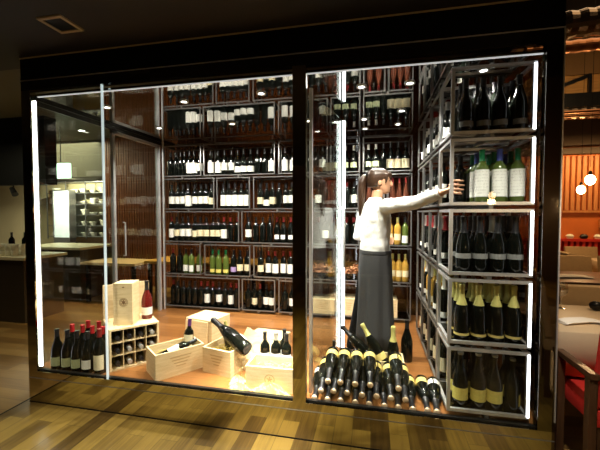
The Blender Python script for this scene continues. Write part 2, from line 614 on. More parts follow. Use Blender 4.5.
# ------------------------------------------------------------------ structure: floors, walls, ceilings
FY = 2.08            # plane of the cellar front
struct(MB().box((-2.60, -4, -0.05), (9, FY + 0.02, 0)).build('floor', M['floor']), 'dark parquet floor in front of the cellar')
struct(MB().box((-10, -4, -0.05), (-2.615, 8, 0)).build('floor', M['floor_x']), 'dark parquet floor left of the cellar')
struct(MB().box((0.99, FY + 0.02, -0.05), (9, 11, 0)).build('floor', M['floor_x']), 'parquet floor of the dining room')
struct(MB().box((-2.60, 4.24, -0.05), (0.99, 11, 0)).build('floor', M['floor_x']), 'parquet floor behind the cellar')
struct(MB().box((-2.615, -4, -0.05), (-2.60, 8, 0.001)).build('trim_1', M['black']), 'dark floor joint strip')
struct(MB().box((-2.60, FY + 0.05, 0.0), (0.985, 4.24, 0.236)).build('floor', M['cellar_floor']), 'raised orange-brown parquet floor inside the cellar')

struct(MB().box((-10, -4, 2.60), (0.99, FY + 0.15, 2.66)).build('ceiling', M['ceiling']), 'dark brown ceiling in front of the cellar')
struct(MB().box((0.99, -4, 4.3), (9, 11, 4.36)).build('ceiling', M['black']), 'black ceiling over the dining room')
struct(MB().box((-10, FY + 0.15, 2.95), (0.99, 11, 3.0)).build('ceiling', M['ceiling_far']), 'dark ceiling behind the cellar')
struct(MB().box((0.96, -4, 2.60), (0.99, 11, 4.3)).build('trim_2', M['black']), 'dark step in the ceiling')
struct(MB().box((-10.1, -4, 0), (-10, 11, 3.0)).build('wall_left', M['wall_dark']))
struct(MB().box((9, -4, 0), (9.1, 11, 4.36)).build('wall_right', M['orange_wall']))
struct(MB().box((-10, -4.1, 0), (9, -4.0, 4.36)).build('wall_front', M['wall_dark']))
# far left wall: cream plaster beside the kitchen
struct(MB().box((-10, 6.9, 0), (-5.30, 7.0, 2.95)).build('wall_back', M['wall_cream']), 'cream plaster wall behind the kitchen shelves')
w = MB().box((-5.30, 5.95, 0), (0.9, 6.0, 2.95))
for k in range(110):
    x = -5.28 + k * 0.056
    w.box((x, 5.92, 0), (x + 0.036, 5.951, 2.95))
struct(w.build('wall_back', M['slat_brown']), 'brown slatted wall behind the cellar')
# dining room back wall
struct(MB().box((0.99, 9.0, 0), (9, 9.1, 4.3)).build('wall_back', M['orange_wall']), 'orange wall at the end of the dining room')
w = MB()
for k in range(70):
    x = 1.0 + k * 0.115
    w.box((x, 8.93, 1.50), (x + 0.07, 9.001, 2.75))
w.box((1.0, 8.93, 1.46), (9, 9.001, 1.51))
struct(w.build('trim_3', M['slat']), 'orange vertical slats on the dining room wall')
struct(MB().box((0.99, 8.80, 2.78), (9, 9.0, 4.3)).build('trim_4', M['wall_dark']), 'dark bulkhead above the slats')
struct(MB().box((1.0, 6.3, 3.33), (9, 6.5, 3.64)).build('trim_23', M['slat_wide']), 'ochre wooden panel over the black beam')
struct(MB().box((1.0, 6.25, 3.64), (9, 6.5, 4.3)).build('trim_24', M['wall_ochre']), 'dim ochre upper wall')

# ------------------------------------------------------------------ cellar shell
XL, XR = -2.57, 0.99
struct(MB().box((XL, FY, 0.0), (XR, FY + 0.045, 0.243)).build('trim_5', M['mirror_dark']), 'mirrored plinth under the cellar windows')
struct(MB().box((XL, FY - 0.003, 0.190), (XR, FY - 0.0005, 0.1935)).build('trim_6', M['steel']), 'thin steel line in the plinth')
struct(MB().box((XL, FY - 0.002, 0.0), (XR, FY - 0.0003, 0.008)).build('baseboard_front', M['black']), 'dark joint at the foot of the plinth')
struct(MB().box((XL, FY, 0.243), (-2.49, FY + 0.045, 2.358)).build('trim_7', M['mirror_dark']), 'mirrored frame post at the left end')
struct(MB().box((-0.49, FY, 0.243), (-0.405, FY + 0.045, 2.358)).build('trim_8', M['mirror_dark']), 'mirrored frame post between the windows')
struct(MB().box((0.905, FY, 0.243), (XR, FY + 0.045, 2.358)).build('trim_9', M['mirror_dimmed']), 'mirrored frame post at the right end')
struct(MB().box((XL, FY, 2.358), (XR, FY + 0.045, 2.43)).build('trim_10', M['black_gloss']), 'mirrored frame head')
struct(MB().box((XL, FY - 0.004, 2.428), (XR, FY + 0.045, 2.434)).build('trim_11', M['chrome']), 'thin steel line over the windows')
struct(MB().box((XL, FY, 2.434), (XR, FY + 0.12, 2.60)).build('trim_12', M['header']), 'glossy black header')
struct(MB().box((XR - 0.006, FY - 0.006, 0.3), (XR, FY - 0.0003, 2.43)).build('trim_13', M['chrome']), 'thin steel edge of the right post')
struct(MB().box((-2.60, FY + 0.05, 2.325), (0.985, 4.24, 2.345)).build('ceiling', M['ceil_mirror']), 'mirror ceiling inside the cellar')

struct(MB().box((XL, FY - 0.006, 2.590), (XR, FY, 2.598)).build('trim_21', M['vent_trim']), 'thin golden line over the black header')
# front glazing: three fixed panes
for i, (x0, x1, lb) in enumerate([(-2.49, -1.882, 'left glass pane with a lit edge'), (-1.874, -0.49, 'wide glass pane over the crates'), (-0.405, 0.905, 'right glass pane over the champagne')]):
    wn = MB().box((x0, FY + 0.008, 0.243), (x1, FY + 0.018, 2.358)).build('window_%d' % (i + 1), M['pane'])
    struct(wn, lb)
struct(MB().box((-1.8825, FY + 0.006, 0.243), (-1.8735, FY + 0.022, 2.358)).build('trim_14', M['edge_glow']), 'joint between two panes with painted glow')
# steel sill lines
struct(MB().box((-2.49, FY + 0.02, 0.238), (-0.49, FY + 0.045, 0.252)).build('trim_15', M['black_metal']))
struct(MB().box((-0.405, FY + 0.02, 0.238), (0.905, FY + 0.045, 0.252)).build('trim_15', M['black_metal']))
# left side glass with chrome door frame
struct(MB().box((-2.60, FY + 0.05, 0.236), (-2.59, 3.0, 2.325)).build('window_4', M['pane_side']), 'left side pane')
dr = MB().box((-2.60, 3.03, 0.27), (-2.59, 3.74, 2.26)).build('door_1', M['pane_side'])
struct(dr, 'glass door in the left side of the cellar')
d = MB()
d.box((-2.61, 3.0, 0.236), (-2.575, 3.03, 2.325)).box((-2.61, 3.74, 0.236), (-2.575, 3.78, 2.325)).box((-2.61, 3.0, 2.255), (-2.575, 3.78, 2.29))
d.build('door_frame', M['chrome'], dr)
MB().tube([(-2.57, 3.12, 1.0), (-2.545, 3.12, 1.0), (-2.545, 3.12, 1.35), (-2.57, 3.12, 1.35)], 0.008).build('door_handle', M['chrome'], dr)
struct(MB().box((-2.60, 3.78, 0.236), (-2.59, 4.2, 2.325)).build('window_5', M['pane_side']), 'short side pane beside the door')
struct(MB().box((-2.585, FY + 0.06, 2.285), (-2.565, 4.1, 2.322)).build('trim_16', M['black_metal']), 'black rail along the top of the side glass')
struct(MB().box((-2.56, 3.80, 0.236), (-2.545, 3.815, 2.325)).build('trim_17', M['chrome']), 'thin steel post at the door')
# back glass and right glass
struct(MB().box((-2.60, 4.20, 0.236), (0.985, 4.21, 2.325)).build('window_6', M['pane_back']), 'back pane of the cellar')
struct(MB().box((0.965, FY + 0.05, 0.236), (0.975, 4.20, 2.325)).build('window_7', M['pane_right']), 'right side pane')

# LED strips (they give off light) -------------------------------------------------
def led(name, p, q, m, label):
    r = empty(name, (p[0], p[1], 0.255))
    MB().box((-0.009, 0.004, p[2] - 0.255), (0.009, 0.012, q[2] - 0.255)).build('channel', M['chrome'], r)
    MB().box((-0.0045, -0.003, p[2] - 0.255), (0.0045, 0.004, q[2] - 0.255)).build('light_strip', M[m], r)
    return tag(r, label, 'light strip')


led('led_strip', (-2.480, 2.108, 0.27), (-2.480, 2.108, 2.29), 'led', 'tall white light strip in the left front corner of the cellar')

for x0, x1, lb in ((-2.45, -0.50, 'thin white light strip along the top of the left window'), (-0.40, 0.90, 'thin white light strip along the top of the right window')):
    r = empty('led_strip', (x0, 2.108, 2.321))
    MB().box((0, -0.006, -0.004), (x1 - x0, 0.008, 0)).build('channel', M['steel'], r)
    MB().box((0, -0.005, -0.009), (x1 - x0, 0.007, -0.004)).build('light_strip', M['led_soft'], r)
    tag(r, lb, 'light strip')

# open glass door with lit edge
door = empty('door_2', (-0.392, 2.17, 0.240), math.atan2(0.79, 0.125))
struct(door, 'glass door standing open into the cellar')
L = 0.80
MB().box((0.02, -0.005, 0.02), (L, 0.005, 2.01)).build('door_pane', M['pane_side'], door)
MB().box((L, -0.012, 0.02), (L + 0.022, 0.012, 2.01)).build('door_edge', M['steel'], door)
MB().box((L - 0.002, -0.030, 0.03), (L + 0.026, -0.012, 2.0)).build('light_strip', M['led'], door)
MB().box((0.0, -0.01, 0.02), (0.02, 0.01, 2.01)).build('hinge_stile', M['chrome'], door)
h = MB().tube([(L - 0.09, -0.005, 0.75), (L - 0.09, -0.05, 0.75), (L - 0.09, -0.05, 1.25), (L - 0.09, -0.005, 1.25)], 0.009)
h.build('door_handle', M['chrome'], door, True)

# ceiling downlights in the cellar
dl = empty('ceiling_downlight', (0, 0, 2.325))
MB().lathe([(0.022, -0.006), (0.034, -0.008), (0.036, 0.0), (0.022, 0.0)], 16).build('trim_ring', M['chrome'], dl, True)
MB().lathe([(0, -0.003), (0.022, -0.003), (0.022, -0.0005), (0, -0.0005)], 16).build('lamp_disc', M['lamp'], dl)
names = ['near the left corner', 'over the first crates', 'over the champagne magnum', 'near the left glass door', 'over the middle of the left rack floor', 'beside the open door',
         'over the champagne pile', 'above the head of the woman', 'right of the pile, frontmost', 'left of the side rack', 'deepest beside the side rack', 'deepest in front of the back rack',
         'over the front of the champagne rack', 'over the side rack second bay']
for i, (x, y, e) in enumerate(CELLAR_SPOTS):
    o = dl if i == 0 else copy_tree(dl)
    o.location = (x, y, 2.3245)
    tag(o, 'small round downlight in the cellar ceiling ' + names[i], 'ceiling light', 'cellar downlights')

# ------------------------------------------------------------------ bottles
SH = {
    'bordeaux': [(0, 0.006), (0.020, 0.0), (0.035, 0.0), (0.0375, 0.005), (0.038, 0.05), (0.038, 0.188), (0.034, 0.206), (0.022, 0.222), (0.0152, 0.236), (0.0142, 0.25), (0.0142, 0.292), (0.0155, 0.293), (0.0155, 0.300), (0, 0.300)],
    'burgundy': [(0, 0.006), (0.022, 0.0), (0.038, 0.0), (0.041, 0.005), (0.0415, 0.04), (0.0415, 0.135), (0.039, 0.160), (0.031, 0.188), (0.021, 0.214), (0.0155, 0.238), (0.0142, 0.255), (0.0142, 0.290), (0.0157, 0.291), (0.0157, 0.300), (0, 0.300)],
    'champagne': [(0, 0.006), (0.022, 0.0), (0.039, 0.0), (0.0425, 0.006), (0.043, 0.04), (0.043, 0.135), (0.040, 0.163), (0.032, 0.195), (0.0225, 0.228), (0.0172, 0.243), (0.0155, 0.283), (0.0155, 0.30), (0.0178, 0.302), (0.0178, 0.322), (0.014, 0.326), (0, 0.326)],
    'flute': [(0, 0.006), (0.02, 0.0), (0.034, 0.0), (0.036, 0.005), (0.0365, 0.05), (0.0365, 0.12), (0.033, 0.16), (0.024, 0.21), (0.017, 0.25), (0.0142, 0.28), (0.0142, 0.322), (0.0155, 0.323), (0.0155, 0.330), (0, 0.330)],
}


def r_at(prof, z):
    for (r0, z0), (r1, z1) in zip(prof, prof[1:]):
        if z1 > z0 and z0 <= z <= z1:
            return r0 + (r1 - r0) * (z - z0) / (z1 - z0)
    return prof[-2][0]


_cache = {}


def bottle_meshes(shape, glass, label, capz, cap, seg, s):
    key = (shape, glass, label, capz, cap, seg, s)
    if key in _cache:
        return _cache[key]
    P = [(r * s, z * s) for r, z in SH[shape]]
    top = P[-1][1]
    body = MB().lathe(P, seg).mesh('bottle_body', M[glass], True)
    # capsule over the neck
    z0 = top - capz * s
    zs = sorted({z0, *[z for r, z in P if z > z0]})
    cp = [(r_at(P, z) + 0.0007, z) for z in zs]
    cp.append((P[-2][0] + 0.0007, top + 0.0008))
    cp.append((0, top + 0.0012))
    cp.insert(0, (cp[0][0] - 0.0004, z0))
    capm = MB().lathe(cp, seg).mesh('capsule', CAP[cap], True)
    lm = None
    if label:
        col, l0, l1, arc = label
        zs = [l0 * s + (l1 - l0) * s * k / 3 for k in range(4)]
        a = math.radians(arc) / 2
        lm = MB().lathe([(r_at(P, z) + 0.0006, z) for z in zs], max(seg, 12), a0=-PI / 2 - a, a1=-PI / 2 + a).mesh('label', LAB[col], True)
    _cache[key] = (body, capm, lm)
    return _cache[key]


def bottle(loc, label_text, shape='bordeaux', glass='glass_dark', label=('white', 0.06, 0.14, 190), cap='black', capz=0.055,
           seg=14, s=1.0, rz=0.0, group=None, name='wine_bottle', neck_label=None, tip=None, cat='bottle'):
    b, c, l = bottle_meshes(shape, glass, label, capz, cap, seg, s)
    r = empty(name, loc, rz)
    link('bottle_body', b, r)
    link('capsule', c, r)
    if l:
        link('label', l, r)
    if tip is not None:
        d = (Vector(tip) - Vector(loc)).normalized()
        q = Vector((0, 0, 1)).rotation_difference(d)
        r.rotation_mode = 'QUATERNION'
        r.rotation_quaternion = q @ Quaternion((0, 0, 1), rz)
    tag(r, label_text, cat, group)
    return r


# ------------------------------------------------------------------ rack frames
_fm = {}


def frame_tree(w, d, h, t, tm, name, shelf=True, led_edge=False):
    """open cuboid of square tube: origin at front lower left corner"""
    key = (round(w, 3), d, h, t, led_edge)
    r = empty(name)
    if key not in _fm:
        m = MB()
        for x in (0, w - t):
            for y in (0, d - t):
                m.box((x, y, 0), (x + t, y + t, h), 0.0015)
        for z in (0, h - t):
            for y in (0, d - t):
                m.box((0.001, y + 0.0005, z + 0.0005), (w - 0.001, y + t - 0.0005, z + t - 0.0005))
            for x in (0, w - t):
                m.box((x + 0.0005, 0.001, z + 0.001), (x + t - 0.0005, d - 0.001, z + t - 0.001))
        fm = m.mesh('rack_tubes', M[tm])
        sm = MB().box((t, t, t - 0.005), (w - t, d - t, t)).mesh('shelf_panel', M['shelf_glass'])
        sp = MB()
        sp.box((w * 0.5 - 0.012, 0.004, -0.0218), (w * 0.5 + 0.012, d - 0.004, 0))
        sp = sp.mesh('spacer', M['steel'])
        _fm[key] = (fm, sm, sp)
    fm, sm, sp = _fm[key]
    link('rack_tubes', fm, r)
    link('shelf_panel', sm, r)
    link('spacer', sp, r)
    if led_edge:
        MB().box((w - t + 0.003, -0.0035, 0.012), (w - 0.003, -0.0002, h - 0.012)).build('light_strip', M['led'], r)
    return r


ZB = lambda row: 0.270 + 0.4085 * (5 - row)      # row 1 is the top one
RH = 0.386
T = 0.013
BY, BD = 3.85, 0.32
ROWN = {1: 'top', 2: 'second', 3: 'third', 4: 'fourth', 5: 'bottom'}

# back rack: (row, x0, x1, where, content list of bottle kinds from left)
W_ = dict(label=('white', 0.05, 0.15, 190))
K = {
    'D': dict(desc='dark bottle without label', label=None),
    'w': dict(desc='dark bottle with white label', label=('white', 0.06, 0.15, 190)),
    't': dict(desc='dark bottle with tall white label', label=('white', 0.03, 0.16, 190), cap='black'),
    'l': dict(desc='sloping dark bottle with low white label', shape='burgundy', label=('white', 0.03, 0.10, 190)),
    'c': dict(desc='dark bottle with cream label', label=('cream', 0.05, 0.13, 190)),
    'r': dict(desc='dark capped bottle with cream label', label=('cream', 0.06, 0.14, 190), cap='black'),
    'R': dict(desc='red capped bottle with white label', label=('white', 0.04, 0.15, 190), cap='red'),
    's': dict(desc='red capped bottle with small white shield', shape='burgundy', label=('plain', 0.04, 0.09, 80), cap='red'),
    'g': dict(desc='green bottle with low white label', glass='glass_green', label=('white', 0.02, 0.10, 110), cap='black'),
    'G': dict(desc='green bottle with small yellow label', glass='glass_green', label=('yellow', 0.02, 0.06, 120), cap='green'),
    'v': dict(desc='dark bottle with violet label', label=('violet', 0.03, 0.09, 150), cap='black'),
    'k': dict(desc='plain dark red capped bottle', label=None, cap='red'),
    'y': dict(desc='golden wine bottle with cream label', glass='glass_yellow', label=('cream', 0.05, 0.12, 120), cap='gold'),
    'o': dict(desc='pink wine bottle with small label', glass='glass_rose', shape='flute', label=('plain', 0.05, 0.09, 90), cap='red'),
    'b': dict(desc='sloping bottle with round green-yellow label', shape='burgundy', label=('green', 0.05, 0.11, 120), cap='white'),
    'm': dict(desc='wide bottle with broad cream label', shape='burgundy', label=('cream', 0.03, 0.125, 200), cap='black', s=1.05),
}
BACK = [
    (1, -2.58, -2.06, 'left', 'DDDDttw'), (1, -2.03, -1.12, 'wide left', 'ttwwlllDDt'), (1, -1.08, -0.50, 'middle', 'ttwDDw'),
    (1, -0.47, -0.14, 'right', 'bbb'), (1, -0.11, 0.42, 'far right', 'bbDmmm'),
    (2, -2.58, -1.89, 'left', 'wwwtwwwc'), (2, -1.86, -1.43, 'second', 'ttttt'), (2, -1.39, -0.79, 'third', 'clcDwww'),
    (2, -0.76, -0.14, 'right', 'kwDDkkw'), (2, -0.11, 0.13, 'narrow right', 'oo'), (2, 0.16, 0.42, 'far right', 'ooo'),
    (3, -2.58, -1.57, 'left', 'RrwwcrrrrRkk'), (3, -1.54, -0.79, 'second', 'wDDDssss'), (3, -0.76, -0.14, 'third', 'kkwkkkk'),
    (3, -0.11, 0.42, 'right', 'DDyyyg'),
    (4, -2.58, -2.08, 'left', 'kDggg'), (4, -2.03, -1.43, 'second', 'GGGvcc'), (4, -1.39, -0.79, 'third', 'cRRRRk'),
    (4, -0.76, -0.40, 'fourth', ''), (4, -0.36, 0.14, 'right', ''), (4, 0.17, 0.42, 'far right', 'yyy'),
    (5, -2.58, -1.57, 'left', 'kDDDDkRkwDRk'), (5, -1.54, -1.12, 'second', 'Dckww'), (5, -1.08, -0.79, 'third', 'Dwk'),
    (5, -0.76, -0.14, 'fourth', ''), (5, -0.11, 0.42, 'right', ''),
]
for row, x0, x1, where, kinds in BACK:
    f = frame_tree(x1 - x0, BD, RH, T, 'steel', 'rack_frame')
    f.location = (x0, BY, ZB(row))
    tag(f, 'steel cube frame, %s one in the %s row of the back wine rack' % (where, ROWN[row]), 'rack', 'frames of the back rack')
    n = len(kinds)
    if not n:
        continue
    pitch = (x1 - x0 - 2 * T - 0.02) / n
    cnt = {}
    for k, ch in enumerate(kinds):
        spec = dict(K[ch])
        desc = spec.pop('desc')
        cnt[ch] = cnt.get(ch, 0)
        x = x0 + T + 0.01 + pitch * (k + 0.5)
        lb = '%s, %s in the %s frame, %s back row' % (desc, ORD[k], where, ROWN[row])
        bottle((x, BY + 0.075 + random.uniform(-0.012, 0.03), ZB(row) + T), lb, rz=random.uniform(-0.25, 0.25), group='bottles on the back rack', seg=12, **spec)

# plain cuboid cellar goods on the lower right of the back rack
def crate_marks(bm_w, h, y, kind=0):
    m = MB()
    cx, cz = bm_w * 0.5, h * 0.5
    if kind == 0:
        for k in range(4):
            ww = bm_w * (0.22 - 0.04 * k)
            m.box((cx - ww, y - 0.0008, cz + h * 0.22 - k * h * 0.12), (cx + ww, y + 0.0002, cz + h * 0.26 - k * h * 0.12))
    else:
        m.bm.free()
        m = MB()
        R = min(bm_w, h) * 0.2
        N = 28
        for k in range(N):
            a, b = 2 * PI * k / N, 2 * PI * (k + 1) / N
            p = Vector((cx + R * math.cos(a), y - 0.0003, cz + R * math.sin(a)))
            q = Vector((cx + R * math.cos(b), y - 0.0003, cz + R * math.sin(b)))
            m.beam(p, q, 0.001, 0.006, up=(cx - p.x + 1e-5, 0, cz - p.z))
        for k in range(5):
            a = PI / 2 + 2 * PI * k / 5
            m.beam((cx, y - 0.0003, cz), (cx + R * 0.6 * math.cos(a), y - 0.0003, cz + R * 0.6 * math.sin(a)), 0.001, R * 0.28, up=(-math.sin(a), 0, math.cos(a)))
    return m


def closed_crate(name, loc, rz, w, d, h, label, kind=0, lid=True):
    r = empty(name, loc, rz)
    MB().box((0, 0, 0), (w, d, h - 0.012), 0.002).build('box_body', M['crate'], r)
    MB().box((-0.002, -0.002, h - 0.012), (w + 0.002, d + 0.002, h), 0.002).build('lid', M['crate'], r)
    crate_marks(w, h, 0, kind).build('printed_mark', M['print_soft'] if kind == 0 else M['crate_dark'], r)
    tag(r, label, 'wine crate')
    return r


closed_crate('wooden_crate', (-0.34, BY + 0.02, ZB(5) + T), 0, 0.17, 0.26, 0.19, 'small pale wooden wine crate on the rack bottom left of the woman')
closed_crate('wooden_crate', (-0.68, BY + 0.02, ZB(5) + T), 0, 0.26, 0.26, 0.17, 'pale wooden wine crate on the rack bottom behind the open glass door')
closed_crate('wooden_crate', (-0.02, BY + 0.02, ZB(5) + T), 0, 0.24, 0.26, 0.22, 'large pale wooden wine crate on the rack bottom right of the woman')
bk = closed_crate('wooden_crate', (0.23, BY + 0.03, ZB(5) + T), 0, 0.05, 0.25, 0.20, 'thin wooden bottle box on its edge at the right of the rack bottom')


def cork_tray(x0, x1, label):
    r = empty('cork_tray', (x0, BY + 0.03, ZB(4) + T))
    w, d, h = x1 - x0, 0.24, 0.07
    m = MB().box((0, 0, 0), (w, d, 0.006)).box((0, 0, 0), (w, 0.006, h)).box((0, d - 0.006, 0), (w, d, h)).box((0, 0, 0), (0.006, d, h)).box((w - 0.006, 0, 0), (w, d, h))
    m.build('tray', M['shelf_glass'], r)
    m = MB()
    for k in range(170):
        x, y = random.uniform(0.03, w - 0.03), random.uniform(0.03, d - 0.03)
        z = random.uniform(0.015, 0.10 + 0.06 * math.sin(PI * x / w))
        a = random.uniform(0, PI)
        e = random.uniform(-0.6, 0.6)
        v = Vector((math.cos(a) * math.cos(e), math.sin(a) * math.cos(e), math.sin(e))) * 0.02
        c = Vector((x, y, z))
        m.tube([c - v, c + v], 0.009, 6)
    o = m.build('corks', M['cork'], r, True)
    o['kind'] = 'stuff'
    tag(r, label, 'tray')


cork_tray(-0.34, 0.13, 'glass tray heaped with loose brown corks behind the woman on the back rack')
cork_tray(-0.74, -0.42, 'glass tray of loose corks on the back rack seen through the open door')

# ------------------------------------------------------------------ right front rack and side rack
FX0, FX1 = 0.443, 0.885
FW = FX1 - FX0
RY = 2.13
for row in range(1, 6):
    f = frame_tree(FW, 0.345, RH, 0.019, 'chrome', 'rack_frame', led_edge=True)
    f.location = (FX0, RY, ZB(row))
    tag(f, 'bright steel frame with a lit right edge, %s of the front champagne rack' % ROWN[row], 'rack', 'frames of the front champagne rack')

ZT = 0.0195
FXS = [0.535, 0.630, 0.725, 0.820]
DEP = [0.070, 0.165, 0.260]
for row in range(1, 6):
    for j, dy in enumerate(DEP):
        for i, x in enumerate(FXS):
            if row == 2 and i == 0 and j in (0, 1, 2):
                continue
            dn = ['front', 'middle', 'rear'][j]
            wh = '%s in the %s line, front rack %s row' % (ORD[i], dn, ROWN[row])
            xx = x + random.uniform(-0.003, 0.003)
            kw = dict(seg=20, rz=random.uniform(-0.2, 0.2) - 0.2)
            loc = (xx, RY + dy, ZB(row) + ZT)
            if row == 1:
                bottle(loc, 'all dark sloping wine bottle, ' + wh, 'burgundy', label=('grey', 0.03, 0.06, 120) if j == 0 else None, cap='black', s=1.06, group='dark bottles in the top frame', **kw)
            elif row == 2:
                bottle(loc, 'green capped white label bottle, ' + wh, 'bordeaux', 'glass_green', ('white', 0.03, 0.185, 200), 'green' if (i + j) % 3 != 2 else 'blue', 0.065, s=1.02, group='white labelled bottles in the second frame', **kw)
            elif row == 3:
                bottle(loc, 'black champagne bottle with grey band, ' + wh, 'champagne', 'glass_dark', ('grey', 0.075, 0.105, 240), 'black' if (i, j) != (2, 1) else 'silver', 0.10, name='champagne_bottle', group='grey banded champagne in the third frame', **kw)
            elif row == 4:
                bottle(loc, 'gold foiled champagne bottle, ' + wh, 'champagne', 'glass_dark', ('gold', 0.02, 0.035, 240), 'gold', 0.125, name='champagne_bottle', group='gold foiled champagne in the fourth frame', **kw)
            else:
                if j == 2 and i % 2:
                    continue
                if (i, j) == (3, 0):
                    bottle(loc, 'dark bottle with its label turned aside, last in bottom front rack', 'burgundy', label=('yellow', 0.03, 0.10, 60), cap='silver', capz=0.012, s=1.0, seg=20, rz=1.1, group='yellow labelled bottles in the bottom frame')
                    continue
                bottle(loc, 'dark bottle with yellow label, ' + wh, 'burgundy', label=('yellow', 0.035, 0.105, 200), cap='silver', capz=0.012, s=1.05, group='yellow labelled bottles in the bottom frame', **kw)
# the bottle in the hand and its neighbours
bottle((0.552, RY + 0.235, ZB(2) + ZT), 'dark wine bottle gripped by the hand of the woman', 'bordeaux', label=None, cap='black', seg=20)

# side rack bays receding towards the back
SB = [(2.495, 2.845, 'first'), (2.875, 3.225, 'second'), (3.255, 3.605, 'third')]
SPEC = {
    1: [dict(shape='burgundy', label=('plain', 0.05, 0.12, 160), cap='white')],
    2: [dict(shape='bordeaux', label=('white', 0.05, 0.15, 170), cap='black')],
    3: [dict(shape='champagne', label=('white', 0.03, 0.07, 170), cap='bright', capz=0.1), dict(shape='champagne', label=('grey', 0.05, 0.09, 170), cap='silver', capz=0.1)],
    4: [dict(shape='champagne', label=('plain', 0.02, 0.06, 200), cap='white', capz=0.11), dict(shape='bordeaux', glass='glass_yellow', label=('cream', 0.03, 0.08, 150), cap='gold')],
    5: [dict(shape='bordeaux', glass='glass_dark', label=('cream', 0.04, 0.14, 150), cap='black')],
}
DSC = {1: 'white capped bottle with plain white label', 2: 'dark bottle with white label', 3: 'champagne bottle with coloured foil', 4: 'pale capped bottle', 5: 'dark bottle with cream label'}
for row in range(1, 6):
    for bi, (y0, y1, bn) in enumerate(SB):
        f = frame_tree(FW, y1 - y0, RH, 0.016, 'steel', 'rack_frame')
        f.location = (FX0, y0, ZB(row))
        tag(f, 'steel cube frame, %s row, %s bay behind the front champagne rack' % (ROWN[row], bn), 'rack', 'frames of the side rack')
        for k in range(3):
            if row == 2 and bi == 0 and k == 0:
                continue
            sp = SPEC[row][(bi + (k == 1)) % len(SPEC[row])]
            y = y0 + 0.065 + k * 0.108
            nm = 'champagne_bottle' if sp['shape'] == 'champagne' else 'wine_bottle'
            bottle((FX0 + 0.066, y, ZB(row) + 0.016), '%s, %s in the %s bay, %s side rack row' % (DSC[row], ORD[k], bn, ROWN[row]), seg=14, rz=-1.1, name=nm, group='bottles on the side rack', **sp)
            if k != 1:
                bottle((FX0 + 0.19, y + 0.01, ZB(row) + 0.016), '%s, %s inner one, %s bay, %s side rack row' % (DSC[row], ORD[k], bn, ROWN[row]), seg=12, rz=-0.9, name=nm, group='bottles on the side rack', **sp)

# ------------------------------------------------------------------ champagne pile on the floor
FZ = 0.236
pile = []
g1 = [(-0.365 + 0.0885 * k) for k in range(9)]
for k, x in enumerate(g1):
    pile.append((x, FZ + 0.045, 0.030, 'bottom', k))
for k in range(7):
    pile.append((g1[0] + 0.044 + 0.0885 * k, FZ + 0.121, 0.055, 'middle', k))
for k, x in enumerate([g1[0] + 0.0885 * q for q in (1, 2, 3, 4, 6)]):
    pile.append((x - 0.0, FZ + 0.197, 0.065, 'top', k))
for x, z, drop, ly, k in pile:
    Ln = 0.326
    yb = 2.470 + random.uniform(-0.008, 0.008)
    dx = random.uniform(-0.006, 0.006)
    yt = yb - math.sqrt(Ln ** 2 - drop ** 2)
    bottle((x, yb, z), 'gold banded champagne bottle in the %s layer of the pile, %s from left' % (ly, ORD[k]),
           'champagne', 'glass_dark', ('gold', 0.035, 0.085, 350) if k != 0 or ly != 'bottom' else ('white', 0.035, 0.085, 350), 'black', 0.10, seg=20, rz=random.uniform(0, 6), tip=(x + dx, yt, z - drop),
           name='champagne_bottle', group='champagne bottles lying in a pile')
# pale cork ends belong to each lying bottle
mcork = MB().lathe([(0, 0.3275), (0.0185, 0.3275), (0.0200, 0.331), (0.0175, 0.338), (0.008, 0.342), (0, 0.342)], 14).mesh('cork_cap', mat('pale cork cap', (0.75, 0.55, 0.36), 0.35, 0.3), True)
for o in list(COL.objects):
    if o.name.startswith('champagne_bottle') and 'layer of the pile' in o.get('label', ''):
        link('cork_cap', mcork, [c for c in o.children if c.name.startswith('capsule')][0])
# two more on the right end, on the floor beyond the pile
for x, yb, lab, nm in [(0.50 - 0.05, 2.46, 'white', 'white banded champagne bottle lying at the right end of the floor pile'), ]:
    b = bottle((x - 0.03, yb, FZ + 0.045), nm, 'champagne', 'glass_dark', (lab, 0.035, 0.085, 350), 'black', 0.10, seg=20, tip=(x - 0.06, yb - 0.325, FZ + 0.018), name='champagne_bottle', group='champagne bottles lying in a pile')
    link('cork_cap', mcork, [c for c in b.children if c.name.startswith('capsule')][0])

# low wooden box behind the pile with bottles leaning and standing
r = empty('display_box', (-0.10, 2.56, FZ), 0.0)
m = MB().box((0, 0, 0), (0.34, 0.19, 0.012)).box((0, 0, 0.012), (0.34, 0.012, 0.11)).box((0, 0.178, 0.012), (0.34, 0.19, 0.11)).box((0, 0.012, 0.012), (0.012, 0.178, 0.11)).box((0.328, 0.012, 0.012), (0.34, 0.178, 0.11))
m.build('box_body', M['crate'], r)
m = MB()
for k in range(160):
    a = random.uniform(0, 2 * PI)
    c = Vector((random.uniform(0.035, 0.305), random.uniform(0.035, 0.155), random.uniform(0.02, 0.075)))
    v = Vector((math.cos(a), math.sin(a), random.uniform(-0.3, 0.3))) * 0.022
    m.tube([c - v, c, c + v + Vector((0, 0, 0.006))], 0.0016, 4)
o = m.build('straw_filling', M['straw'], r)
o['kind'] = 'stuff'
tag(r, 'low pale wooden box of straw behind the champagne pile', 'wine crate')
bottle((0.095, 2.63, FZ + 0.07), 'gold necked champagne bottle leaning left in the box behind the pile', 'champagne', 'glass_dark', ('gold', 0.03, 0.08, 200), 'gold', 0.10, seg=20, tip=(-0.055, 2.69, FZ + 0.31), name='champagne_bottle')
bottle((0.165, 2.69, FZ + 0.013), 'gold necked champagne bottle standing upright in the box behind the pile', 'champagne', 'glass_dark', None, 'gold', 0.115, seg=20, name='champagne_bottle')
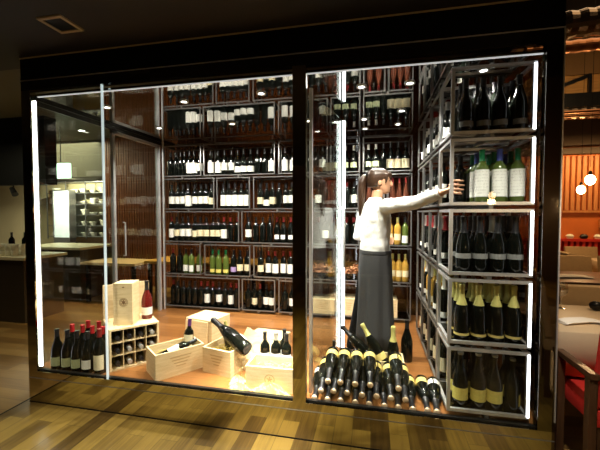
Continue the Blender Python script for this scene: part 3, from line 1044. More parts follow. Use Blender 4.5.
bottle((0.0, 2.66, FZ + 0.085), 'black champagne bottle lying back in the box behind the pile', 'champagne', 'glass_dark', None, 'black', 0.10, seg=20, tip=(-0.185, 2.71, FZ + 0.255), name='champagne_bottle')
bottle((0.285, 2.88, FZ), 'dark slender bottle standing on the parquet right of the box', 'burgundy', 'glass_dark', None, 'black', 0.06, seg=20, s=1.12)
# loose bottle necks left of the pile
bottle((-0.275, 2.525, FZ), 'small dark bottle standing behind the left end of the champagne pile', 'burgundy', 'glass_dark', None, 'black', 0.06, seg=18, s=0.85)

# ------------------------------------------------------------------ left window display
SZ = FZ
front4 = [(-2.395, 2.165), (-2.302, 2.168), (-2.210, 2.165), (-2.118, 2.168)]
for k, (x, y) in enumerate(front4):
    bottle((x, y, SZ), 'dark bottle with %s label, %s of the front row in the left corner' % ('pale green' if k < 3 else 'white', ORD[k]), 'burgundy', label=('green' if k < 3 else 'plain', 0.035, 0.10, 190), cap='black', seg=20, s=1.04, rz=-0.5, group='bottles standing in the left window corner')
for k, (x, y) in enumerate([(-2.36, 2.27), (-2.265, 2.275), (-2.17, 2.27), (-2.075, 2.275), (-2.31, 2.375), (-2.21, 2.38), (-2.11, 2.38)]):
    bottle((x, y, SZ), 'red capped bottle in the left corner, %s from left in the %s row' % (ORD[k % 4], 'middle' if k < 4 else 'rear'), 'bordeaux', label=('cream', 0.05, 0.12, 150), cap='bright', seg=18, s=1.06, rz=-0.4, group='red capped bottles in the left window corner')
bottle((-2.02, 2.178, SZ), 'stout dark bottle with big cream picture label right of the corner group', 'bordeaux', label=('cream', 0.03, 0.13, 190), cap='red', seg=22, s=1.12, rz=-0.3)

# tasting display unit: pigeonhole cabinet with shelf
ang = math.atan2(2.45 - 2.20, -1.69 + 1.91)
U = empty('display_cabinet', (-1.945, 2.19, FZ), ang)
uw, ud, uh = 0.36, 0.34, 0.31
m = MB().box((0, 0, 0), (uw, ud, 0.014)).box((0, 0, 0.014), (0.014, ud, uh)).box((uw - 0.014, 0, 0.014), (uw, ud, uh)).box((0, 0, uh), (uw, ud, uh + 0.014)).box((0.014, ud - 0.01, 0.014), (uw - 0.014, ud, uh))
m.build('cabinet_body', M['crate'], U)
m = MB()
cw = (uw - 0.028) / 4
chh = (uh - 0.014) / 3
for k in (1, 2, 3):
    m.box((0.014 + cw * k - 0.002, 0.005, 0.014), (0.014 + cw * k + 0.002, ud - 0.012, uh))
for k in (1, 2):
    m.box((0.014, 0.006, 0.014 + chh * k - 0.002), (uw - 0.014, ud - 0.012, 0.014 + chh * k + 0.002))
m.build('divider_grid', M['crate'], U)
MB().box((0, ud - 0.016, uh + 0.014), (uw, ud, uh + 0.30)).build('back_board', M['crate'], U)
tag(U, 'pale wooden display cabinet with pigeonholes of bottles and a back board', 'cabinet')
ca, sa = math.cos(ang), math.sin(ang)
def ul(x, y, z):
    return Vector((-1.945 + ca * x - sa * y, 2.19 + sa * x + ca * y, FZ + z))
for rr in range(3):
    for cc in range(4):
        cx, cz = 0.014 + cw * (cc + 0.5), 0.014 + chh * (2 - rr) + 0.002 + 0.0385
        white = (rr, cc) in ((1, 1), (1, 2), (1, 3), (2, 1), (0, 3))
        bottle(tuple(ul(cx, 0.275, cz)), 'bottle lying neck outwards, %s column, %s row of the display cabinet' % (ORD[cc], ['top', 'middle', 'bottom'][rr]),
               'bordeaux', label=('white', 0.05, 0.15, 300), cap='silver' if white else 'black', capz=0.07 if white else 0.05, seg=18, s=0.98, tip=tuple(ul(cx, 0.0, cz)), group='bottles lying in the display cabinet')
# tall upright box on top
q = ul(0.045, 0.10, uh + 0.014)
tb = empty('gift_box', tuple(q), ang - 0.55)
MB().box((0, 0, 0), (0.145, 0.15, 0.335), 0.003).build('box_body', M['crate'], tb)
mk = MB()
R = 0.032
for k in range(28):
    a, b = 2 * PI * k / 28, 2 * PI * (k + 1) / 28
    for rr in (R, R * 0.75):
        p = Vector((0.078 + rr * math.cos(a), -0.0006, 0.185 + rr * math.sin(a)))
        e = Vector((0.078 + rr * math.cos(b), -0.0006, 0.185 + rr * math.sin(b)))
        mk.beam(p, e, 0.0012, 0.003, up=(p.x - 0.078, 0, p.z - 0.185))
for k in range(3):
    a = k * PI / 3 + PI / 2
    v = Vector((math.cos(a), 0, math.sin(a))) * R * 0.55
    mk.beam(Vector((0.078, -0.0006, 0.185)) - v, Vector((0.078, -0.0006, 0.185)) + v, 0.0012, 0.008, up=(-math.sin(a), 0, math.cos(a)))
mk.box((0.07, -0.0012, 0.30), (0.085, 0, 0.308))
mk.build('round_emblem', M['crate_dark'], tb)
mk = MB()
for k, hgt in enumerate([0.016, 0.022, 0.012, 0.02, 0.016, 0.022, 0.014, 0.02, 0.018]):
    z = 0.06 + k * 0.026
    mk.box((-0.0012, 0.058, z), (0, 0.082, z + 0.006)).box((-0.0012, 0.058 + (k % 3) * 0.009, z), (0, 0.064 + (k % 3) * 0.009, z + hgt))
mk.build('vertical_print', M['crate_dark'], tb)
tag(tb, 'tall pale wooden gift box with round emblem on top of the display cabinet', 'box')
bottle(tuple(ul(0.305, 0.16, uh + 0.014)), 'reddish wine bottle with white label standing on top of the display cabinet', 'burgundy', 'glass_red', ('white', 0.035, 0.095, 200), 'black', 0.07, seg=22, s=1.05, rz=0.2)


# open crates -------------------------------------------------------
def open_crate(name, loc, rz, w, d, h, label, t=0.011, marks=0, filled=True):
    r = empty(name, loc, rz)
    m = MB().box((0, 0, 0), (w, d, t)).box((0, 0, t), (w, t, h)).box((0, d - t, t), (w, d, h)).box((0, t, t), (t, d - t, h)).box((w - t, t, t), (w, d - t, h))
    m.build('box_body', M['crate'], r)
    crate_marks(w, h, 0, marks).build('printed_mark', M['print_soft'], r)
    if filled:
        m = MB()
        for k in range(220):
            a = random.uniform(0, 2 * PI)
            c = Vector((random.uniform(0.04, w - 0.04), random.uniform(0.035, d - 0.035), random.uniform(h * 0.35, h * 0.80)))
            v = Vector((math.cos(a), math.sin(a), random.uniform(-0.4, 0.4))) * 0.024
            m.tube([c - v, c + Vector((0, 0, 0.008)), c + v], 0.0022, 4)
        o = m.build('straw_filling', M['straw'], r)
        o['kind'] = 'stuff'
    tag(r, label, 'wine crate')
    return r


# crate 1: front bottom edge from (-1.50,2.13) to (-1.29,2.36); runs right-back
a1 = math.radians(52)
def loc_fn(ox, oy, a):
    return lambda x, y, z: (ox + math.cos(a) * x - math.sin(a) * y, oy + math.sin(a) * x + math.cos(a) * y, FZ + z)
c1 = loc_fn(-1.515, 2.135, a1)
open_crate('wooden_crate', c1(0, 0, 0), a1, 0.37, 0.225, 0.19, 'long open pale wooden crate with bottles beside the display cabinet', filled=True)
bottle(c1(0.30, 0.165, 0.05), 'dark bottle with cream label and violet cap standing up in the long crate', 'bordeaux', label=('cream', 0.09, 0.18, 190), cap='purple', seg=22, s=1.0, rz=-0.2, tip=c1(0.33, 0.18, 0.35))
bottle(c1(0.055, 0.09, 0.125), 'dark bottle lying lengthwise on the straw of the long crate, neck raised right', 'bordeaux', label=('cream', 0.07, 0.15, 140), cap='black', seg=20, tip=c1(0.34, 0.085, 0.20))
bottle(c1(0.048, 0.165, 0.10), 'dark bottle lying at the rear of the long crate', 'bordeaux', label=('white', 0.07, 0.15, 140), cap='black', seg=18, s=0.8, tip=c1(0.27, 0.165, 0.12))
# closed crate behind
ccr = closed_crate('wooden_crate', (-1.66, 2.80, FZ), -0.22, 0.29, 0.26, 0.26, 'closed pale wooden crate with a loose printed lid leaning on its front')
lid = MB().obox((0.13, -0.016, 0.125), (0.125, 0, 0), (0, 0.005, 0), (0, 0.007, 0.122))
lid.build('leaning_lid', M['crate'], ccr)
# crate 2 with straw and magnum
a2 = math.atan2(-0.04, 0.25)
c2 = loc_fn(-1.265, 2.358, -0.22)
open_crate('wooden_crate', c2(0, 0, 0), -0.22, 0.26, 0.26, 0.19, 'short open wooden crate full of yellow straw in the middle')
bottle(c2(0.12, 0.19, 0.09), 'small dark bottle half buried in the straw of the short crate', 'bordeaux', label=None, cap='gold', seg=18, tip=c2(0.06, 0.20, 0.36), s=0.85)
# magnum leaning
bottle((-0.905, 2.360, FZ + 0.195), 'large dark magnum bottle lying slanted over the short straw crate', 'champagne', 'glass_dark', ('white', 0.04, 0.10, 60), 'black', 0.10, seg=26, s=1.30, tip=(-1.20, 2.495, FZ + 0.325), rz=2.0, name='magnum_bottle')

# closed low crate and a lid tipped over in front of it
closed_crate('wooden_crate', (-1.00, 2.63, FZ), -0.12, 0.30, 0.20, 0.20, 'low closed crate half hidden behind the tilted emblem lid')
ld = empty('crate_lid', (-0.885, 2.53, FZ + 0.115))
ax = Vector((math.cos(-0.42), 0, math.sin(-0.42)))
lean = Vector((0, 0.30, 0.954))
up_ = (Vector((math.sin(0.42), 0.30, math.cos(0.42)))).normalized()
nn = ax.cross(up_).normalized()
MB().obox((0, 0, 0.03), ax * 0.145, nn * 0.006, up_ * 0.105).build('board', M['crate'], ld)
m = MB()
for k in range(24):
    a, b_ = 2 * PI * k / 24, 2 * PI * (k + 1) / 24
    for R_ in (0.045, 0.036):
        p = Vector((0, 0, 0.03)) + nn * 0.0066 + (ax * math.cos(a) + up_ * math.sin(a)) * R_
        q_ = Vector((0, 0, 0.03)) + nn * 0.0066 + (ax * math.cos(b_) + up_ * math.sin(b_)) * R_
        m.beam(p, q_, 0.004, 0.001, up=nn)
m.beam(Vector((0, 0, 0.03)) + nn * 0.0066 - ax * 0.09, Vector((0, 0, 0.03)) + nn * 0.0066 - ax * 0.055, 0.006, 0.001, up=nn)
m.beam(Vector((0, 0, 0.03)) + nn * 0.0066 + ax * 0.055, Vector((0, 0, 0.03)) + nn * 0.0066 + ax * 0.09, 0.006, 0.001, up=nn)
m.build('printed_mark', M['print_soft'], ld)
tag(ld, 'pale wooden lid with an emblem tipped over behind the magnum bottle', 'crate lid')

# brightly lit crate at the front right with tissue
c3 = loc_fn(-0.845, 2.175, 0.02)
open_crate('wooden_crate', c3(0, 0, 0), 0.02, 0.34, 0.20, 0.165, 'brightly lit open crate at the right end of the left window', marks=1)
for k, (x, y) in enumerate([(0.07, 0.06), (0.17, 0.10), (0.27, 0.07)]):
    pass


def tissue(name, cx, cy, rx, ry, h, label, seed):
    rnd = random.Random(seed)
    m = MB()
    N, K2 = 40, 9
    ph = [rnd.uniform(0, 6) for _ in range(6)]
    rings = []
    for j in range(K2 + 1):
        t = j / K2
        ring = []
        for k in range(N):
            a = 2 * PI * k / N
            rr = (1 + 0.13 * math.sin(3 * a + ph[0]) + 0.10 * math.sin(7 * a + ph[1]) + 0.06 * math.sin(13 * a + ph[2]))
            rad = (1 - t) ** 0.8 * rr
            z = h * (math.sin(t * PI / 2) ** 1.2) * (0.8 + 0.25 * math.sin(5 * a + ph[3] + 6 * t)) + 0.008 + 0.012 * abs(math.sin(9 * a + ph[4] + 9 * t))
            ring.append(m.bm.verts.new((cx + rx * rad * math.cos(a), cy + ry * rad * math.sin(a), FZ + max(0.003, z if j else 0.004 + 0.01 * abs(math.sin(6 * a + ph[5]))))))
        rings.append(ring)
    for A, B in zip(rings, rings[1:]):
        for k in range(N):
            m.bm.faces.new((A[k], A[(k + 1) % N], B[(k + 1) % N], B[k]))
    o = m.build(name, M['tissue'])
    sd = o.modifiers.new('thick', 'SOLIDIFY')
    sd.thickness = 0.0015
    return tag(o, label, 'tissue paper')


tissue('tissue_paper', -0.885, 2.150, 0.075, 0.024, 0.035, 'small crumpled yellow tissue on the floor left of the bright crate', 3)
tissue('tissue_paper', -0.655, 2.150, 0.125, 0.022, 0.06, 'large crumpled yellow tissue in front of the bright crate', 5)
tissue('tissue_paper', -0.93, 2.235, 0.055, 0.05, 0.04, 'crumpled yellow tissue between the short crate and the bright crate', 8)

# white labelled bottles behind
for k, (x, y) in enumerate([(-0.80, 2.47), (-0.715, 2.475), (-0.63, 2.47), (-0.545, 2.475), (-0.67, 2.56)]):
    bottle((x, y, FZ), 'dark bottle with white label, %s of the group behind the bright crate' % ORD[k], 'bordeaux', label=('plain', 0.05, 0.15, 190), cap='silver' if k % 2 else 'black', seg=20, s=1.0, rz=-0.3, group='bottles behind the bright crate')

# wine glass standing on the floor beside the straw crate
g = empty('wine_glass', (-0.93, 2.275, FZ + 0.045))
g.location = (-0.905, 2.255, FZ + 0.001)
P = [(0.033, 0.0), (0.033, 0.002), (0.006, 0.006), (0.004, 0.012), (0.004, 0.075), (0.010, 0.085), (0.034, 0.105), (0.043, 0.135), (0.040, 0.165), (0.033, 0.190)]
MB().lathe(P[5:], 28).build('bowl', M['glass_clear'], g, True)
MB().lathe([(0, 0.0)] + P[:6] + [(0, 0.086)], 20).build('stem', M['glass_clear'], g, True)
tag(g, 'clear stemmed wine glass standing between the straw crate and the bright crate', 'glass')

# ------------------------------------------------------------------ golden table behind the cellar, added to imitate a tabletop reflected in the glass
r = empty('reflection_table', (-3.4, 4.55, 0))
MB().box((0, 0, 0.68), (3.5, 0.6, 0.72), 0.004).build('table_top', M['wood_table'], r)
for x in (0.15, 1.7, 3.3):
    MB().box((x, 0.05, 0), (x + 0.06, 0.11, 0.68)).build('leg', M['dark_wood'], r)
    MB().box((x, 0.5, 0), (x + 0.06, 0.56, 0.68)).build('leg', M['dark_wood'], r)
tag(r, 'long golden wooden table behind the left rack, standing in for a reflected tabletop', 'table')

# ------------------------------------------------------------------ the woman
FA = math.radians(32)
F = Vector((math.cos(FA), math.sin(FA), 0))
Rr = Vector((math.sin(FA), -math.cos(FA), 0))
UP = Vector((0, 0, 1))
C0 = Vector((0.025, 2.93, FZ))


def B(f, r, z):
    return C0 + F * f + Rr * r + UP * z


WO = empty('person', tuple(C0))


def wp(mb, name, m, voxel=None, sm=4, parent=WO, smooth=True):
    for v in mb.bm.verts:
        v.co -= C0
    o = mb.build(name, m, parent, smooth)
    if voxel:
        remesh(o, voxel, sm)
    return o


def ring(f, r, z, hw, hd, tilt=0):
    return (B(f, r, z), Rr * hw, F * hd)


wrist = Vector((0.452, 2.432, 1.585))
elbow = Vector((0.305, 2.605, 1.525))
shR = B(0.0, 0.155, 1.265)
shL = B(0.0, -0.155, 1.255)
elL = B(-0.05, -0.195, 1.01)
wrL = B(0.16, -0.17, 0.97)
# body: legs, torso, neck, head, arms, hands as one skin
b = MB()
b.loft([ring(0, 0, 0.80, 0.13, 0.10), ring(0, 0, 0.92, 0.11, 0.085), ring(0, 0, 1.08, 0.125, 0.09), ring(0, 0, 1.22, 0.14, 0.09), ring(0, 0, 1.28, 0.10, 0.07), ring(0.005, 0, 1.31, 0.05, 0.05)])
b.tube([B(0.0, 0, 1.27), B(0.012, 0, 1.33), B(0.02, 0, 1.40)], [0.050, 0.045, 0.045], 14)
for s, fx in ((1, 0.02), (-1, -0.08)):
    b.tube([B(0, 0.075 * s, 0.84), B(0.015 + fx, 0.078 * s, 0.46), B(fx * 2, 0.08 * s, 0.10), B(fx * 2, 0.08 * s, 0.04)], [0.060, 0.050, 0.035, 0.036], 14)
    b.tube([B(fx * 2 - 0.03, 0.08 * s, 0.045), B(fx * 2 + 0.12, 0.085 * s, 0.03)], [0.035, 0.028], 12)
b.tube([shR, elbow, wrist], [0.046, 0.036, 0.026], 14)
b.tube([shL, elL, wrL], [0.046, 0.036, 0.026], 14)
# head facing +X slightly away, profile to the camera
HF = Vector((math.cos(math.radians(8)), math.sin(math.radians(8)), 0)).normalized()
HR = Vector((HF.y, -HF.x, 0))
HC = B(0.035, 0.0, 1.475)


def H(f, r, z):
    return HC + HF * f + HR * r + UP * z


hr = [(-0.100, 0.030, 0.030, 0.040), (-0.085, 0.036, 0.040, 0.052), (-0.055, 0.020, 0.054, 0.072), (-0.02, 0.006, 0.064, 0.085), (0.02, -0.002, 0.070, 0.092), (0.055, -0.008, 0.068, 0.088), (0.085, -0.012, 0.054, 0.068), (0.105, -0.014, 0.028, 0.036)]
b.loft([(H(f, 0, z), HR * w_, HF * d_) for z, f, w_, d_ in hr], 28)
b.tube([H(0.086, 0, 0.018), H(0.103, 0, -0.012), H(0.106, 0, -0.024), H(0.080, 0, -0.030)], [0.008, 0.011, 0.012, 0.010], 10)   # nose
b.ell(H(0.072, 0, -0.052), (0.018, 0.020, 0.012))
b.ell(H(0.060, 0, -0.086), (0.020, 0.022, 0.016))      # chin
for s in (1, -1):
    b.ell(H(-0.008, 0.068 * s, -0.010), (0.016, 0.008, 0.026))
# right hand round the bottle at (0.552, 2.365)
BC = Vector((0.552, RY + 0.235, 0))
hd = (Vector((0.512, 2.358, 1.605)))
b.tube([wrist, wrist.lerp(hd, 0.55), hd], [(0.024, 0.019), (0.034, 0.017), (0.040, 0.014)], 14)
for k, (z, ln) in enumerate([(1.658, 0.92), (1.631, 1.0), (1.604, 0.96), (1.579, 0.80)]):
    pts = []
    for j in range(5):
        a = math.radians(208 + (j * 21) * ln)
        rr = 0.0385 + 0.0085
        pts.append(Vector((BC.x + rr * math.cos(a), BC.y + rr * math.sin(a), z - 0.002 * j)))
    pts.insert(0, Vector((0.506, 2.345, 1.605 + (z - 1.612) * 0.8)))
    b.tube(pts, [0.010, 0.0095, 0.009, 0.0085, 0.008, 0.007], 10)
pts = [Vector((0.492, 2.372, 1.618)), Vector((0.503, 2.385, 1.650)), Vector((0.518, 2.405, 1.668)), Vector((0.545, 2.434, 1.675))]
b.tube(pts, [0.012, 0.011, 0.010, 0.008], 10)
# left hand, relaxed at the waist
hl = wrL + F * 0.07 + UP * -0.01
b.tube([wrL, hl], [(0.024, 0.018), (0.036, 0.015)], 12)
for k in range(4):
    o0 = hl + UP * (0.026 - 0.018 * k)
    b.tube([o0, o0 + F * 0.03 + Rr * 0.004, o0 + F * 0.052 + Rr * 0.016, o0 + F * (0.058 - 0.004 * k) + Rr * 0.036], [0.0088, 0.0085, 0.008, 0.0065], 8)
b.tube([wrL + F * 0.03 + UP * 0.02, wrL + F * 0.055 + UP * 0.045 + Rr * 0.01, wrL + F * 0.08 + UP * 0.055 + Rr * 0.02], [0.011, 0.010, 0.008], 8)
wp(b, 'body', M['skin'], 0.0055, 3)

# shirt
b = MB()
b.loft([ring(-0.004, 0, 0.880, 0.140, 0.112), ring(-0.004, 0, 0.94, 0.142, 0.115), ring(0, 0, 1.00, 0.140, 0.112), ring(0.002, 0, 1.08, 0.145, 0.115), ring(0, 0, 1.17, 0.157, 0.112), ring(-0.004, 0, 1.235, 0.163, 0.100), ring(-0.004, 0, 1.285, 0.125, 0.082), ring(0.0, 0, 1.315, 0.070, 0.066), ring(0.004, 0, 1.345, 0.058, 0.058)], 28)
b.tube([shR - (elbow - shR) * 0.12, shR, shR.lerp(elbow, 0.5), elbow, elbow.lerp(wrist, 0.5), elbow.lerp(wrist, 0.92)], [0.052, 0.064, 0.056, 0.052, 0.046, 0.036], 18)
b.tube([shL, shL.lerp(elL, 0.5), elL, elL.lerp(wrL, 0.5), elL.lerp(wrL, 0.92)], [0.064, 0.056, 0.056, 0.046, 0.036], 18)
sh = wp(b, 'shirt', M['shirt'], 0.009, 5)
tx = bpy.data.textures.new('creases', 'CLOUDS')
tx.noise_scale = 0.07
dm = sh.modifiers.new('creases', 'DISPLACE')
dm.texture = tx
dm.strength = 0.014
dm.mid_level = 0.5
# cuff
b = MB()
dv = (wrist - elbow).normalized()
b.tube([wrist - dv * 0.028, wrist - dv * 0.004], [0.034, 0.033], 18)
wp(b, 'cuff', M['shirt'], parent=sh)

# trousers and shoes
b = MB()
b.loft([ring(0, 0, 0.76, 0.132, 0.095), ring(0, 0, 0.86, 0.128, 0.095), ring(0, 0, 0.90, 0.125, 0.095)])
for s, fx in ((1, 0.02), (-1, -0.08)):
    b.tube([B(-0.02 if s < 0 else 0, 0.07 * s, 0.84), B(0.01 + fx, 0.078 * s, 0.46), B(fx * 2, 0.08 * s, 0.055)], [0.072, 0.070, 0.062], 18)
wp(b, 'trousers', M['trousers'], 0.010, 3)
for s, fx in ((1, 0.02), (-1, -0.08)):
    b = MB()
    b.loft([(B(fx * 2 - 0.075 + t * 0.235, 0.082 * s, 0.034 - 0.012 * t), Rr * w_, UP * h_) for t, w_, h_ in ((0, 0.018, 0.018), (0.12, 0.034, 0.034), (0.4, 0.040, 0.036), (0.75, 0.042, 0.026), (0.95, 0.026, 0.018), (1.0, 0.010, 0.008))], 18)
    for v in b.bm.verts:
        v.co.z = max(v.co.z, FZ + 0.001)
    wp(b, 'shoe', M['shoe'])

# long apron wrapped round the hips
b = MB()
N = 56
prof = [(0.905, 0.146, 0.119, 0), (0.86, 0.152, 0.124, 0.001), (0.78, 0.158, 0.130, 0.003), (0.62, 0.163, 0.136, 0.006), (0.42, 0.170, 0.143, 0.009), (0.22, 0.178, 0.152, 0.012), (0.10, 0.184, 0.160, 0.014)]
rings = []
for z, hw, hd_, fold in prof:
    rg = []
    for k in range(N):
        a = 2 * PI * k / N
        w_ = fold * math.sin(7 * a + 0.5) + fold * 0.6 * math.sin(11 * a)
        rg.append(b.bm.verts.new(B((hd_ + w_) * math.sin(a), (hw + w_) * math.cos(a), z)))
    rings.append(rg)
for A_, B_ in zip(rings, rings[1:]):
    for k in range(N):
        b.bm.faces.new((A_[k], A_[(k + 1) % N], B_[(k + 1) % N], B_[k]))
ap = wp(b, 'apron', M['apron'])
sd = ap.modifiers.new('thick', 'SOLIDIFY')
sd.thickness = 0.004
b = MB()
rg = []
for k in range(N + 1):
    a = 2 * PI * k / N
    rg.append(B(0.124 * math.sin(a), 0.151 * math.cos(a), 0.888))
b.tube(rg, [(0.002, 0.017)] * (N + 1), 8)
wp(b, 'apron_waistband', M['apron'], parent=ap)

# hair: cap, fringe, ponytail
b = MB()
b.loft([(H(-0.036, 0, -0.045), HR * 0.052, HF * 0.062), (H(-0.028, 0, -0.01), HR * 0.072, HF * 0.080), (H(-0.016, 0, 0.030), HR * 0.079, HF * 0.094), (H(-0.010, 0, 0.062), HR * 0.077, HF * 0.098), (H(-0.012, 0, 0.094), HR * 0.062, HF * 0.080), (H(-0.014, 0, 0.116), HR * 0.032, HF * 0.042)], 26)
b.tube([H(0.070, 0.020, 0.070), H(0.088, 0.022, 0.045), H(0.090, 0.030, 0.022)], [0.026, 0.018, 0.008], 10)
b.tube([H(0.070, -0.030, 0.070), H(0.086, -0.030, 0.045), H(0.086, -0.035, 0.022)], [0.026, 0.018, 0.008], 10)
b.tube([H(0.045, 0.058, 0.060), H(0.050, 0.068, 0.020), H(0.040, 0.070, -0.02)], [0.020, 0.012, 0.005], 10)
hair = wp(b, 'hair', M['hair'], 0.005, 3)
b = MB()
b.tube([H(-0.095, 0.0, 0.055), H(-0.125, 0.005, 0.045), H(-0.145, 0.005, 0.0), H(-0.150, 0.005, -0.08), H(-0.150, 0.005, -0.16), H(-0.155, 0.0, -0.23), H(-0.160, 0.0, -0.29)],
       [0.020, 0.024, 0.034, 0.036, 0.032, 0.022, 0.006], 16)
wp(b, 'ponytail', M['hair'], 0.005, 2, parent=hair)
b = MB()
b.tube([H(-0.100, 0.0, 0.055), H(-0.112, 0.002, 0.051)], 0.026, 14)
wp(b, 'hair_band', M['trousers'], parent=hair)
for s in (1, -1):
    wp(MB().ell(H(0.076, 0.030 * s, 0.008), (0.008, 0.010, 0.005)), 'eye', M['eye'])
wp(MB().ell(H(0.088, 0, -0.054), (0.006, 0.016, 0.005)), 'mouth', M['lip'])
tag(WO, 'person in white shirt and long charcoal apron reaching into the champagne rack', 'person')

# ------------------------------------------------------------------ left surroundings: counter, kitchen shelves, exit sign
r = empty('serving_counter', (-9.4, 3.55, 0))
MB().box((0, 0.02, 0), (4.9, 0.6, 0.83)).build('counter_front', M['counter_front'], r)
MB().box((-0.02, 0, 0.83), (4.94, 0.64, 0.87), 0.004).build('worktop', M['counter_top'], r)
tag(r, 'dark serving counter with a pale top left of the cellar', 'counter')
# correct: keep the counter end left of the floor joint
r.location = (-9.35, 3.55, 0)
cupm = MB().lathe([(0, 0), (0.03, 0), (0.038, 0.01), (0.042, 0.06), (0.036, 0.075), (0.032, 0.075), (0.036, 0.055), (0.03, 0.01), (0, 0.01)], 16)
cup0 = cupm.mesh('cup', M['ceramic'], True)
idx = 0
for rr in range(2):
    for k in range(7):
        o = link('ceramic_cup', cup0, None, (-5.30 + 0.10 * k, 3.66 + 0.11 * rr, 0.87))
        tag(o, 'white ceramic cup on the left counter, %s in the %s line' % (ORD[k], 'front' if rr == 0 else 'rear'), 'cup', 'cups on the serving counter')
        o2 = link('ceramic_cup', cup0, None, (-5.30 + 0.10 * k, 3.66 + 0.11 * rr, 0.946))
        tag(o2, 'white ceramic cup stacked on top, %s in the %s line of the counter' % (ORD[k], 'front' if rr == 0 else 'rear'), 'cup', 'cups on the serving counter')
bottle((-5.12, 3.95, 0.87), 'dark oil bottle behind the cups on the left counter', 'bordeaux', label=None, seg=12)
bottle((-4.92, 3.98, 0.87), 'dark bottle behind the right end of the cups on the left counter', 'bordeaux', label=None, seg=12)
# counter seen through the glass
r = empty('kitchen_island', (-5.9, 4.7, 0))
MB().box((0, 0, 0), (1.2, 0.7, 0.84)).build('island_front', M['counter_front'], r)
MB().box((-0.03, -0.03, 0.84), (1.23, 0.73, 0.88), 0.004).build('worktop', M['counter_top'], r)
tag(r, 'dark kitchen island with pale top seen through the left glass', 'counter')
r = empty('side_table', (-4.6, 4.6, 0))
MB().box((0, 0, 0.62), (1.0, 0.55, 0.66), 0.004).build('table_top', M['beige'], r)
for x, y in ((0.05, 0.05), (0.9, 0.05), (0.05, 0.45), (0.9, 0.45)):
    MB().box((x, y, 0), (x + 0.05, y + 0.05, 0.62)).build('leg', M['black'], r)
tag(r, 'low table with beige top seen through the left glass wall', 'table')
# shelves on the kitchen wall
r = empty('kitchen_shelves', (-7.45, 6.55, 0))
MB().box((0, 0.30, 0.85), (1.62, 0.33, 2.18)).build('back_panel', M['wall_cream'], r)
for k in range(6):
    MB().box((0, 0, 0.90 + 0.25 * k), (1.62, 0.30, 0.915 + 0.25 * k)).build('shelf', M['steel'], r)
for x in (0, 0.53, 1.06, 1.60):
    MB().box((x, 0, 0.85), (x + 0.02, 0.02, 2.18)).build('upright', M['steel'], r)
tag(r, 'steel kitchen shelves of crockery on the cream wall', 'shelf')
plate = MB().lathe([(0, 0), (0.05, 0), (0.09, 0.05), (0.088, 0.055), (0.05, 0.01), (0, 0.01)], 16).mesh('bowl', M['ceramic'], True)
for k in range(5):
    for j in range(6):
        if random.random() < 0.2:
            continue
        o = link('ceramic_bowl', plate, None, (-7.33 + 0.26 * j + random.uniform(-0.02, 0.02), 6.70, 0.9155 + 0.25 * k))
        o.scale = (1, 1, random.choice([1.0, 1.6, 2.2]))
        tag(o, 'pale bowl on the kitchen shelves, %s shelf from below, %s from left' % (ORD[k], ORD[j]), 'bowl', 'bowls on the kitchen shelves')
# lit glass cabinet at left of shelves
r = empty('glass_cabinet', (-7.05, 6.36, 0))
MB().box((0, 0.02, 0.9), (0.42, 0.16, 1.95)).build('cabinet_body', M['fridge'], r)
MB().box((-0.02, 0, 0.88), (0, 0.17, 1.97)).box((0.42, 0, 0.88), (0.44, 0.17, 1.97)).box((0, 0, 1.95), (0.42, 0.17, 1.97)).box((0, 0, 0.0), (0.42, 0.17, 0.9)).build('cabinet_frame', M['steel'], r)
tag(r, 'upright cabinet glowing bluish white in front of the kitchen shelves', 'cabinet')
area('kitchen_light', (-6.6, 5.4, 2.9), 2.2, 110, (1.0, 0.95, 0.66), (0, 0, 0), 1.2)
area('kitchen_light', (-5.6, 3.2, 2.56), 1.2, 18, (1.0, 0.92, 0.6), (0, 0, 0), 0.5)
for x, y in ((-6.9, 5.6), (-6.1, 5.2), (-5.2, 5.3), (-4.5, 4.9), (-6.2, 6.2), (-3.9, 5.3)):
    o = MB().lathe([(0, -0.004), (0.04, -0.004), (0.05, -0.001), (0.05, 0.0), (0, 0.0)], 14).build('ceiling_spotlight', M['lamp'], None, False, (x, y, 2.949))
    tag(o, 'small round ceiling lamp over the kitchen at %s' % {-6.9: 'the far left shelves', -6.1: 'the island left end', -5.2: 'the island right end', -4.5: 'the low table', -6.2: 'the shelf wall middle', -3.9: 'the slatted wall'}[x], 'ceiling light', 'kitchen ceiling lamps')
# exit sign
r = empty('exit_sign', (-5.36, 5.0, 2.06))
MB().box((-0.19, -0.03, 0), (0.19, 0.03, 0.26), 0.008).build('housing', M['exit'], r)
MB().box((-0.155, -0.033, 0.05), (-0.06, -0.0305, 0.21)).build('green_panel', M['exit_green'], r)
MB().tube([(0, 0, 0.26), (0, 0, 0.885)], 0.008).build('hanger', M['black_metal'], r)
tag(r, 'glowing greenish white exit sign hanging from the dark ceiling', 'sign')
gl = bpy.data.lights.new('exit_glow', 'POINT')
gl.energy = 6
gl.color = (0.75, 1, 0.8)
gl.shadow_soft_size = 0.1
go = bpy.data.objects.new('exit_glow', gl)
COL.objects.link(go)
go.location = (-5.36, 4.85, 2.19)
